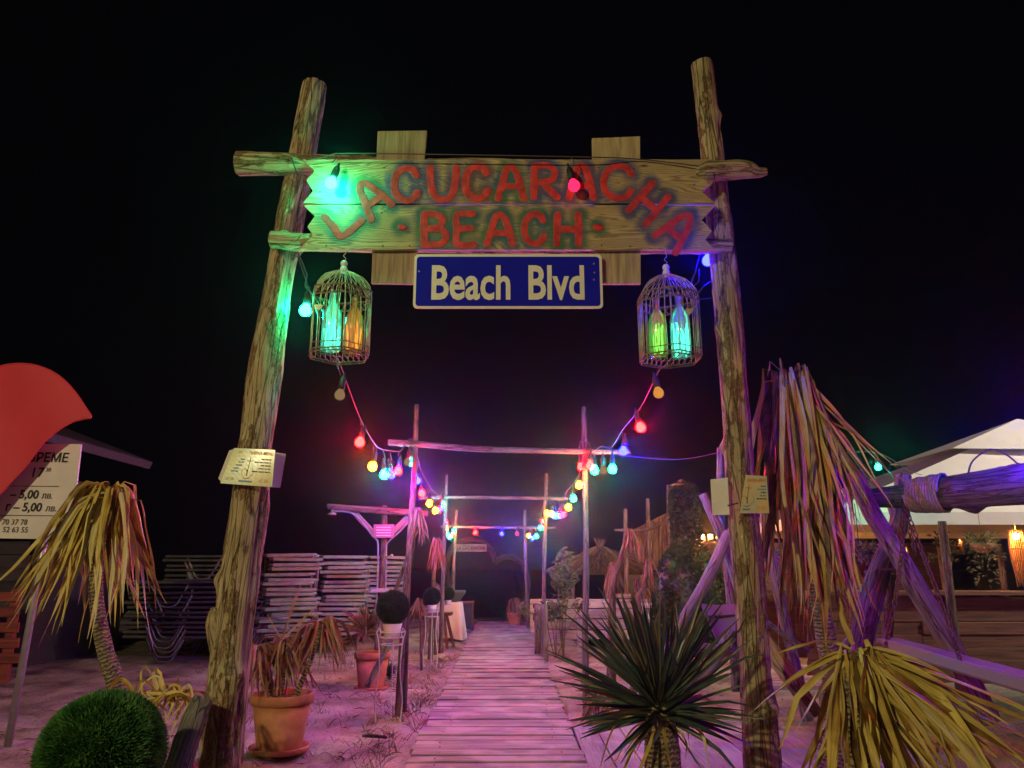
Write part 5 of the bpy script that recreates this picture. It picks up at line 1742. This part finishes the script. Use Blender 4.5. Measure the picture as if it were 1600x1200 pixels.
def thatch(label, apex, R, H, n, seed, poles, eave_drop=0.12):
    q = random.Random(seed)
    root = thing('thatched_parasol', label, 'parasol', V((apex.x, apex.y, gz(apex.x, apex.y))), 'thatched parasols')
    gs = []
    for k in range(n):
        a = q.uniform(0, 2 * math.pi)
        s = q.random() ** 0.5 * 0.8
        d = V((math.cos(a), math.sin(a), 0))
        p = apex + d * R * s + V((0, 0, -H * s + 0.04 + q.uniform(0, 0.04)))
        dr = d * R + V((q.uniform(-0.1, 0.1), q.uniform(-0.1, 0.1), -H + q.uniform(-0.05, 0.12)))
        gs.append(leafgeo(p, dr, dr + V((0, 0, -0.25)), R * q.uniform(0.22, 0.4), 0.022, q.uniform(0, 1), bend=1, seg=2, wob=0.1, r=q))
    for k in range(90):
        a = q.uniform(0, 6.28); d = V((math.cos(a) * 0.4, math.sin(a) * 0.4, 1))
        gs.append(leafgeo(apex + V((0, 0, -0.08)), d, d, q.uniform(0.12, 0.3), 0.02, q.uniform(0, 1), bend=1, seg=2, r=q))
    cone = lathe([(R * 0.97, -H), (R * 0.5, -H * 0.5), (0.02, 0.0)], apex, 24)
    M('roof_cone', (cone[0], cone[1], {'lf': ('FLOAT_VECTOR', [(0.2, 0, 0.5)] * len(cone[0]))}), 'straw', root)
    o = M('thatch', join(*gs), 'straw', root)
    o['kind'] = 'stuff'
    for dx, dy in poles:
        b = V((apex.x + dx * R, apex.y + dy * R, gz(apex.x + dx * R, apex.y + dy * R) - 0.1))
        M('pole', tube([b, V((b.x, b.y, apex.z - H * 0.85))], 0.035, 10), 'pole_wood', root, True)
    return root


D = 12.6
thatch('straw thatched parasol glowing orange behind the fence', P(938, 858, D), 82 * T(895, D), 38 * T(880, D), 2600, 5, ((-0.35, -0.4), (0.05, -0.5), (0.3, 0.5), (-0.5, 0.5)))
# tall thin poles and thatched lean-to
t = thing('thatched_hut', 'straw-walled lean-to hut beside the ivy figure', 'hut', at0(1030, 990, 11.4))
q0 = [P(985, 830, 11.4), P(1060, 792, 11.4), P(1068, 880, 11.4), P(1000, 868, 11.4)]
gs = []
qq = random.Random(4)
for k in range(520):
    u, v = qq.random(), qq.random() ** 1.3
    p = q0[0].lerp(q0[1], u).lerp(q0[3].lerp(q0[2], u), v * 0.8)
    gs.append(leafgeo(p + V((0, qq.uniform(-0.05, 0.02), 0)), V((0, 0, -1)), V((qq.uniform(-0.05, 0.05), 0, -1)), 0.22, 0.02, qq.random(), bend=1, seg=2, wob=0.05, r=qq))
pan = flat_panel(q0, 0.03)
M('backing', (pan[0], pan[1], {'lf': ('FLOAT_VECTOR', [(0.25, 0, 0.5)] * len(pan[0]))}), 'straw', t)
o = M('straw', join(*gs), 'straw', t); o['kind'] = 'stuff'
for px_, pyt in ((977, 795), (1012, 779), (1044, 758)):
    a = P(px_, pyt, 11.35)
    log('pole', [a, at0(px_ + 2, 990, 11.35)], [0.03, 0.035], 'pole_wood', t, px_, seg=12, step=0.08)
pxlog('rail', [(960, 828, 11.32, 4), (1020, 826, 11.32, 4), (1052, 800, 11.32, 4)], 'pole_wood', t, 12, seg=10, step=0.08)

# ivy figure
D = 7.6
PR = [(754, 4), (757, 11), (762, 16), (769, 20), (779, 22), (795, 22), (815, 21), (835, 20), (850, 21), (862, 28), (875, 39), (895, 46), (920, 50), (950, 54), (985, 54), (1012, 50)]
cx = P(1073, 850, D).x
t = thing('ivy_figure', 'tall bottle-shaped figure overgrown with ivy beside the gate post', 'topiary', V((cx, D, 0)))
prof = [(w * T(850, D), P(1073, yy, D).z) for yy, w in PR]
prof = [(rd, z) for rd, z in prof if z > -0.2][::-1]
core = lathe([(rd * 0.93, z) for rd, z in prof], (cx, D, 0), 28)
M('body', (core[0], core[1], {'lf': ('FLOAT_VECTOR', [(0.0, 0, 0.5)] * len(core[0]))}), 'ivy_leaf', t, True)
gs = []
qq = random.Random(6)
for k in range(5200):
    u = qq.random() * (len(prof) - 1); j = int(u); f = u - j
    rd = prof[j][0] * (1 - f) + prof[j + 1][0] * f; z = prof[j][1] * (1 - f) + prof[j + 1][1] * f
    a = qq.uniform(0, 2 * math.pi)
    d = V((math.cos(a), math.sin(a), 0))
    p = V((cx, D, z)) + d * rd * qq.uniform(0.93, 1.06)
    dd = V((d.x * 0.6 + qq.uniform(-0.6, 0.6), d.y * 0.6 + qq.uniform(-0.6, 0.6), qq.uniform(-1, 0.3)))
    gs.append(leafgeo(p, dd, dd, qq.uniform(0.025, 0.045), 0.024, max(0, min(1, 0.5 + noise.noise(p * 5) + qq.uniform(-0.3, 0.3))), bend=1, seg=2, wob=0, r=qq, tip=0.5))
o = M('ivy_leaves', join(*gs), 'ivy_leaf', t)
M('cap', lathe([(0.07, 0), (0.1, 0.008), (0.1, 0.02), (0.04, 0.03), (0.03, 0.06), (0.015, 0.07)], P(1065, 760, D), 16), 'terracotta', t, True)

# ------------------------------------------------------------------ right: log frames, swing
DA = 5.2
t = thing('hammock_frame', 'crossed pink-lit log frame just behind the right gate post', 'log frame', at0(1100, 1080, DA))
for k, pl in enumerate(([(1140, 832, DA, 17), (1105, 905, DA, 18), (1060, 985, DA, 19), (1038, 1040, DA, 20)],
                        [(1098, 772, DA + 0.12, 13), (1125, 832, DA + 0.12, 15), (1150, 905, DA + 0.12, 16), (1178, 1010, DA + 0.12, 17), (1190, 1075, DA + 0.12, 18)],
                        [(1126, 700, DA + 0.3, 12), (1128, 800, DA + 0.3, 12), (1142, 940, DA + 0.3, 14), (1150, 1080, DA + 0.3, 14)],
                        [(1085, 1010, DA - 0.1, 15), (1120, 1015, DA - 0.1, 15), (1175, 1024, DA - 0.1, 14)],
                        [(1144, 985, DA - 0.22, 15), (1112, 1040, DA - 0.22, 18), (1070, 1082, DA - 0.22, 20)])):
    pxlog('log', pl, 'grey_wood', t, 150 + k, seg=18, step=0.03, barkiness=0.25, knots=2)
t = thing('canvas_seat', 'folded purple canvas seat hanging in the crossed log frame', 'hanging seat', P(1125, 1000, DA + 0.05))
qa = [P(1096, 946, DA - 0.02), P(1152, 946, DA + 0.05), P(1148, 998, DA + 0.0), P(1120, 1000, DA - 0.12)]
M('canvas', flat_panel(qa, 0.006, 0.05), 'purple_cloth', t)
M('canvas_fold', flat_panel([qa[0] + V((0, -0.02, 0.012)), qa[1] + V((0, -0.02, 0.012)), qa[1] + V((0, -0.05, -0.05)), qa[0] + V((0, -0.05, -0.06))], 0.006, 0.02), 'purple_cloth', t)
pxlog('leaning_post', [(1193, 800, 4.7, 13), (1207, 880, 4.7, 15), (1224, 960, 4.7, 17), (1246, 1055, 4.7, 18), (1262, 1125, 4.7, 18)], 'grey_wood', None, 161, seg=18, step=0.03, barkiness=0.2, knots=1,
      label='violet-lit leaning post behind the tall dry palm', cat='post')
pxlog('old_log', [(1190, 985, 4.3, 18), (1215, 1030, 4.25, 26), (1245, 1075, 4.2, 25), (1275, 1115, 4.2, 20)], 'post_wood', None, 162, seg=22, step=0.02, rough=0.14, barkiness=0.4,
      label='cracked old log slanting down behind the gate post', cat='log')
pxlog('pale_rail', [(1192, 968, 4.5, 8), (1225, 992, 4.5, 9), (1262, 1018, 4.5, 9)], 'grey_wood', None, 163, seg=12, step=0.02, label='thin pale rail crossing the violet-lit leaning post', cat='rail')
# low bench of planks between
t = thing('plank_bench', 'low slatted bench behind the old slanting log', 'bench', at0(1230, 1110, 5.6))
for k in range(4):
    a, b = P(1195, 1075, 5.3 + k * 0.13), P(1300, 1075, 5.3 + k * 0.13)
    M('slat', abox(a.x, b.x, 5.3 + k * 0.13, 5.41 + k * 0.13, 0.26, 0.285), 'fence_plank', t)
for px_ in (1205, 1290):
    for yy in (5.33, 5.75):
        a = P(px_, 1075, yy)
        M('leg', abox(a.x - 0.03, a.x + 0.03, yy, yy + 0.06, gz(a.x, yy) - 0.03, 0.258), 'fence_plank', t)

sw = thing('log_swing', 'heavy log swing frame with rope-bound violet beam and chains', 'swing', at0(1420, 1120, 4.7))
pxlog('frame_leg', [(1412, 742, 4.72, 22), (1404, 820, 4.72, 27), (1376, 890, 4.74, 32), (1355, 960, 4.76, 36), (1340, 1030, 4.78, 38), (1325, 1110, 4.8, 38)], 'grey_wood', sw, 171, seg=30, step=0.02, barkiness=0.2, knots=3)
pxlog('frame_leg', [(1335, 738, 4.55, 25), (1362, 800, 4.56, 27), (1400, 862, 4.57, 27), (1430, 915, 4.58, 30), (1475, 990, 4.6, 33), (1512, 1060, 4.62, 35), (1545, 1125, 4.64, 36)], 'grey_wood', sw, 172, seg=30, step=0.02, barkiness=0.15, knots=2)
pxlog('frame_leg', [(1398, 830, 5.0, 13), (1392, 920, 5.05, 14), (1386, 1010, 5.1, 15), (1382, 1090, 5.15, 15)], 'grey_wood', sw, 173, seg=18, step=0.03)
pxlog('top_beam', [(1345, 779, 4.66, 26), (1400, 776, 4.6, 34), (1440, 774, 4.5, 42), (1500, 768, 4.3, 52), (1600, 756, 4.0, 64), (1720, 740, 3.7, 76), (1850, 720, 3.5, 80)], 'beam_wood', sw, 174, seg=34, step=0.02, rough=0.05, barkiness=0.3, knots=4)
# rope winding
a, b = P(1424, 775, 4.53), P(1478, 770, 4.37)
ax = (b - a).normalized(); u = ax.cross(V((0, 0, 1))).normalized(); w_ = ax.cross(u)
pts = []
turns = 13
for k in range(turns * 14 + 1):
    f = k / (turns * 14); an = 2 * math.pi * k / 14
    R_ = (25 + 4 * f) * T(772, 4.45)
    pts.append(a.lerp(b, f) + (u * math.cos(an) + w_ * math.sin(an)) * R_ * (1 + 0.03 * math.sin(k * 1.7)))
M('rope_binding', tube(pts, 0.0085, 6), 'rope', sw, True)
M('iron_rod', tube([P(1376, 889, 4.6), P(1428, 891, 4.55)], 0.006, 8), 'rusty_chain', sw, True)


def chain(pts, lk=0.04):
    q, _ = catmull(pts, lk * 0.72)
    gs = []
    for i in range(len(q) - 1):
        d = (q[i + 1] - q[i]).normalized(); m = (q[i] + q[i + 1]) / 2
        s = d.cross(V((0, 1, 0)) if i % 2 else V((1, 0.3, 0))).normalized()
        ring = [m + d * math.cos(k * math.pi / 4) * lk * 0.5 + s * math.sin(k * math.pi / 4) * lk * 0.27 for k in range(9)]
        gs.append(tube(ring, 0.0042, 5, False))
    return join(*gs)


M('chain', chain([P(1413, 795, 4.5), P(1410, 850, 4.45), P(1400, 930, 4.35), P(1384, 1010, 4.25)]), 'rusty_chain', sw, True)
M('chain', chain([P(1416, 795, 4.5), P(1436, 850, 4.42), P(1470, 940, 4.25), P(1500, 1030, 4.1), P(1515, 1068, 4.0)]), 'rusty_chain', sw, True)
M('chain', chain([P(1413, 800, 4.5), P(1423, 835, 4.5), P(1430, 866, 4.5)]), 'rusty_chain', sw, True)
M('seat_rail', bar(P(1385, 1008, 4.28), P(1680, 1096, 3.55), 0.06, 0.06, 0.008), 'grey_wood', sw)
M('seat_board', bar(P(1385, 1000, 4.5), P(1700, 1082, 3.85), 0.30, 0.025, 0.004, V((0.6, 1, 0))), 'grey_wood', sw)


def hang_basket(label, c, R, n, seed, tail=1.4, mat='pale_flower'):
    q = random.Random(seed)
    root = thing('hanging_plant', label, 'hanging plant', c - V((0, 0, R)), 'hanging plants')
    M('basket', lathe([(R * 0.35, -R * 0.5), (R * 0.6, -R * 0.2), (R * 0.7, R * 0.05), (R * 0.66, R * 0.06)], c, 18), 'wicker', root, True)
    gs = []
    for k in range(n):
        a = q.uniform(0, 6.28); ph = q.uniform(-0.4, 1.2)
        d = V((math.cos(a), math.sin(a), ph)).normalized()
        p = c + d * R * q.uniform(0.35, 1.0) + V((0, 0, -abs(q.gauss(0, 0.35)) * R * tail if q.random() < 0.35 else 0))
        dd = d + V((q.uniform(-0.5, 0.5), q.uniform(-0.5, 0.5), q.uniform(-0.9, 0.4)))
        gs.append(leafgeo(p, dd, dd + V((0, 0, -0.4)), R * q.uniform(0.16, 0.34), R * 0.09, q.random(), bend=1, seg=2, wob=0, r=q, tip=0.5))
    M('foliage', join(*gs), mat, root)
    M('hanger', tube([c + V((0, 0, R * 0.1)), c + V((0, 0, R * 2.2))], 0.003, 5), 'cable_skin', root, True)


hang_basket('pale frosted hanging plant beside the swing leg', P(1345, 880, 4.95), 42 * T(880, 4.95), 900, 1, 2.6)
hang_basket('blue-grey trailing plant behind the gate post and dry palm', P(1202, 880, 5.0), 26 * T(880, 5.0), 500, 2, 2.6)

# ------------------------------------------------------------------ bar with white parasol, low slatted wall, lanterns
D0 = 8.0
t = thing('white_parasol', 'huge square white canvas parasol with vented top over the bar', 'parasol', V((P(1592, 668, 10).x, 10.0, gz(6.6, 10))))
el = P(1290, 800, D0)
ez = el.z
hd = 2.0
ap = P(1592, 668, D0 + hd)
hw = ap.x - el.x
cxx, cyy = ap.x, ap.y
cor = [V((cxx - hw, cyy - hd, ez)), V((cxx + hw, cyy - hd, ez)), V((cxx + hw, cyy + hd, ez)), V((cxx - hw, cyy + hd, ez))]


def canopy(cor, ap, f0, f1, sag, n=10):
    """four cloth faces between fraction f0 (near the top) and f1 of the way to the corners"""
    vs, fs = [], []
    for k in range(4):
        A, B = cor[k], cor[(k + 1) % 4]
        i0 = len(vs)
        for j in range(n + 1):
            f = f0 + (f1 - f0) * j / n
            for i in range(n + 1):
                e = A.lerp(B, i / n)
                p = ap.lerp(e, f)
                p = p + V((0, 0, -sag * math.sin(math.pi * i / n) * f * math.sin(math.pi * min(1, f) * 0.9)))
                vs.append(p)
        for j in range(n):
            for i in range(n):
                a = i0 + j * (n + 1) + i
                fs.append((a, a + n + 1, a + n + 2, a + 1))
    return vs, fs


M('canopy', canopy(cor, ap, 0.2, 1.0, 0.16), 'canvas', t, True)
vc = [ap + (c_ - ap) * 0.40 + V((0, 0, 0.10)) for c_ in cor]
M('vent_cap', canopy(vc, ap + V((0, 0, 0.12)), 0.0, 1.0, 0.03, 6), 'canvas', t, True)
for k in range(4):
    A, B = cor[k], cor[(k + 1) % 4]
    o = (A + B) / 2 - V((cxx, cyy, ez)); o.normalize()
    M('valance', flat_panel([A + o * 0.004, B + o * 0.004, B + o * 0.004 + V((0, 0, -0.13)), A + o * 0.004 + V((0, 0, -0.13))], 0.004, 0.0), 'canvas', t)
    M('rib', tube([ap + V((0, 0, -0.03)), cor[k] + V((0, 0, -0.03))], 0.018, 8), 'pole_wood', t, True)
M('mast', tube([V((cxx, cyy, gz(cxx, cyy))), ap], 0.05, 12), 'pole_wood', t, True)
# faded lettering stripe on the cloth
for k, (u0, v0, u1, v1) in enumerate(((0.62, 0.45, 0.75, 0.36), (0.64, 0.55, 0.80, 0.44), (0.70, 0.6, 0.84, 0.53))):
    def onface(u, v):
        e = cor[0].lerp(cor[1], v)
        p = ap.lerp(e, u)
        return p + V((0, 0, -0.16 * math.sin(math.pi * v) * u * math.sin(math.pi * u * 0.9))) + V((0, -0.004, 0.012))
    M('faded_print', flatline([onface(u0 + (u1 - u0) * i / 8, v0 + (v1 - v0) * i / 8 + 0.012 * math.sin(i * 2.1 + k)) for i in range(9)], 0.05, V((1, 0, 0)), V((0, 0.4, 1)).normalized()), 'pink_board' if k else 'menu_blue', t)

D = 7.4
t = thing('slatted_wall', 'low dark red-brown slatted wall of the bar terrace', 'wall', at0(1450, 1085, D))
for k in range(7):
    py0 = 932 + k * 20
    for xa, xb in ((1262, 1440), (1441, 1620), (1621, 1800)):
        a, b = P(xa, py0, D), P(xb, py0, D)
        M('plank', abox(a.x, b.x, D + rng.uniform(-0.008, 0.008), D + 0.03, a.z - 18.6 * T(960, D), a.z, 0.004), 'brown_plank', t)
M('top_rail', abox(P(1262, 930, D).x, P(1800, 930, D).x, D - 0.06, D + 0.12, P(1300, 930, D).z, P(1300, 930, D).z + 0.04), 'brown_plank', t)
for px_ in (1290, 1440, 1560, 1690):
    a = P(px_, 930, D)
    M('post', abox(a.x - 0.04, a.x + 0.04, D + 0.04, D + 0.11, gz(a.x, D) - 0.1, a.z - 0.003), 'brown_plank', t)
for k, (pa, pb, dd, w, lab) in enumerate((((1472, 815), (1500, 1075), 7.1, 13, 'thin leaning pole in front of the bar terrace'), ((1318, 815), (1322, 1000), 9.0, 11, 'brown pole under the parasol edge behind the frosted plant'),
                                          ((1468, 850), (1480, 930), 10.5, 9, 'short brown pole deep inside the bar'), ((1560, 850), (1570, 930), 10.2, 9, 'second brown pole deep inside the bar near the lantern'))):
    log('bar_pole', [P(*pa, dd), at0(pb[0], pb[1], dd)], [w * T(900, dd) / 2] * 2, 'pole_wood', None, 180 + k, seg=14, step=0.06, label=lab, cat='pole', group='poles of the bar terrace')
# dark back of the bar
t = thing('bar_wall', 'dim brown plank back wall deep inside the bar', 'wall', V((4.6, 14.8, -0.9)))
for k in range(8):
    M('plank', abox(2.2, 8.2, 14.8, 14.83, -0.9 + k * 0.3, -0.606 + k * 0.3, 0.004), 'brown_plank', t)


def lantern(label, c, R, H, mat='lit_lantern', rb=0.03):
    root = thing('pendant_lantern', label, 'lantern', c - V((0, 0, H)), 'lit lanterns of the bar')
    M('bulb', sphere(c, rb, 12, 8), mat, root, True)
    gs = []
    for k in range(26):
        a = 2 * math.pi * k / 26
        d = V((math.cos(a), math.sin(a), 0))
        gs.append(ctube([c + d * R * 0.85 + V((0, 0, 0.06)), c + d * R + V((0, 0, -H * 0.25)), c + d * R * 0.8 + V((0, 0, -H * 0.7)), c + d * R * (0.55 + 0.2 * math.sin(k * 2.3)) + V((0, 0, -H * (0.9 + 0.12 * math.sin(k * 1.7))))], 0.006, 5, 0.06))
    for z, s in ((0.06, 0.86), (-H * 0.25, 1.0), (-H * 0.5, 0.93)):
        gs.append(tube([c + V((math.cos(k * math.pi / 10) * R * s, math.sin(k * math.pi / 10) * R * s, z)) for k in range(21)], 0.006, 5, False))
    M('wicker_shade', join(*gs), 'wicker', root, True)
    M('cord', tube([c + V((0, 0, 0.02)), c + V((0, 0, 0.6))], 0.004, 6), 'cable_skin', root, True)


lantern('glowing wicker lantern at the edge of the bar', P(1588, 838, 8.4), 12 * T(840, 8.4), 75 * T(860, 8.4))
lantern('glowing wicker lantern seen through the tall dry palm', P(1262, 845, 9.4), 10 * T(840, 9.4), 50 * T(860, 9.4))
lantern('unseen lantern added behind the ivy figure for warm light', P(1073, 838, 10.0), 10 * T(840, 10.0), 40 * T(860, 10))  # hidden extra lantern, added to warm the thatch and sand
lantern('glowing lantern between the swing legs far inside the bar', P(1412, 862, 11.0), 7 * T(840, 11.0), 25 * T(860, 11), rb=0.025)
lantern('small glowing lantern far inside the bar', P(1500, 845, 12.5), 5 * T(840, 12.5), 20 * T(860, 12.5), rb=0.02)
for k in range(3):
    c = P((1098, 1110, 1122)[k], (839, 838, 835)[k], 9.0)
    t = thing('glass_lamp', ('%s of three small lamps glowing beside the ivy figure' % ('first', 'middle', 'last')[k]), 'lamp', c - V((0, 0, 0.05)), 'three small lamps on a ring')
    M('lamp_glass', sphere(c, 0.02, 10, 8), 'lit_lantern', t, True)
    M('lamp_holder', lathe([(0.03, -0.045), (0.032, -0.03), (0.018, -0.022), (0.012, -0.018)], c, 12), 'wicker', t, True)
t = thing('lamp_ring', 'wooden ring shelf carrying three small lamps', 'shelf', P(1110, 848, 9.0))
M('board', abox(P(1090, 846, 9).x, P(1130, 846, 9).x, 8.9, 9.15, P(1100, 847, 9).z - 0.035, P(1100, 846, 9).z - 0.005), 'wicker', t)
M('support', abox(P(1110, 846, 9).x - 0.02, P(1110, 846, 9).x + 0.02, 9.16, 9.2, -0.2, P(1100, 846, 9).z - 0.006), 'brown_plank', t)
hang_basket('dim trailing green plant hanging beside the bar lantern', P(1535, 850, 7.9), 26 * T(850, 7.9), 420, 3, 4.0, 'shrub_leaf')
leafy('dim leafy plant on the back pole of the bar', P(1482, 855, 10.2), 0.18, 200, 0.07, 'shrub_leaf', 9, foot=P(1482, 930, 10.2))
M('single_wire', ctube([P(975, 712, 5.3), P(1060, 718, 5.0), P(1155, 700, 4.6)], 0.002, 5, 0.06), 'cable_skin', None, True, label='thin wire slung from the arch pole to the gate post', cat='wire')
M('looped_cable', ctube([P(1512, 745, 4.2), P(1520, 720, 4.3), P(1548, 702, 4.3), P(1575, 712, 4.2), P(1598, 726, 4.1), P(1640, 700, 4.0)], 0.005, 6, 0.03), 'cable_skin', None, True, label='black cable looping above the rope-bound swing beam', cat='cable')

# ------------------------------------------------------------------ loose stuff on the sand
gs = []
q = random.Random(77)
for k in range(260):
    x = q.choice((q.gauss(-0.78, 0.10), q.uniform(-3.6, -0.7), q.uniform(-2.2, -0.7)))
    y = q.uniform(4.3, 10)
    if WX0 - 0.02 < x < WX1:
        continue
    n = q.randint(3, 9)
    for j in range(n):
        d = V((q.uniform(-0.7, 0.7), q.uniform(-0.7, 0.7), q.uniform(0.3, 1)))
        gs.append(leafgeo(V((x + q.gauss(0, 0.02), y + q.gauss(0, 0.02), gz(x, y) - 0.005)), d, d + V((0, 0, -0.5)), q.uniform(0.03, 0.12), 0.004, q.random(), bend=1, seg=3, wob=0.2, r=q))
o = M('dry_grass', join(*gs), 'dry_grass', None); o['kind'] = 'stuff'; o['label'] = 'sparse dry grass tufts growing in the sand'; o['category'] = 'grass'
gs = []
for k in range(420):
    x = q.uniform(-3.8, -0.65) if q.random() < 0.8 else q.uniform(0.45, 2.5)
    y = q.uniform(4.3, 10)
    a = q.uniform(0, 3.14); L = q.uniform(0.01, 0.06)
    p = V((x, y, gz(x, y) + 0.004))
    gs.append(tube([p - V((math.cos(a), math.sin(a), 0)) * L, p + V((0, 0, 0.006)), p + V((math.cos(a), math.sin(a), 0)) * L], [0.002, 0.0035, 0.0015], 5))
o = M('litter', join(*gs), 'trunk_bark', None); o['kind'] = 'stuff'; o['label'] = 'twigs and dry bits scattered over the sand'; o['category'] = 'litter'
c = G(590, 1155)
M('driftwood_stick', loggeo([c + V((-0.10, 0.03, 0.012)), c + V((-0.03, 0, 0.02)), c + V((0.06, -0.02, 0.014))], [0.006, 0.012, 0.007], 5, 10, 0.01), 'dark_log', None, True, label='short dark stick lying on the sand by the boardwalk', cat='stick')

# ------------------------------------------------------------------ added volume imitating lens bloom round the bulbs
m = bpy.data.materials.new('bloom_volume'); m.use_nodes = True; MATS['bloom_volume'] = m
N = m.node_tree.nodes; N.remove(N['Principled BSDF'])
pv = N.new('ShaderNodeVolumePrincipled')
pv.inputs['Color'].default_value = (0.9, 0.92, 1.0, 1)
pv.inputs['Density'].default_value = BLOOM_DENSITY
pv.inputs['Anisotropy'].default_value = 0.95
m.node_tree.links.new(pv.outputs[0], N['Material Output'].inputs['Volume'])
hz = M('bloom_box', abox(-30, 30, -8, 45, -6, 6.0, 0), 'bloom_volume', None)
hz['kind'] = 'stuff'; hz['label'] = 'thin scattering volume added to give the bulbs a lens-like bloom'; hz['category'] = 'bloom_box'
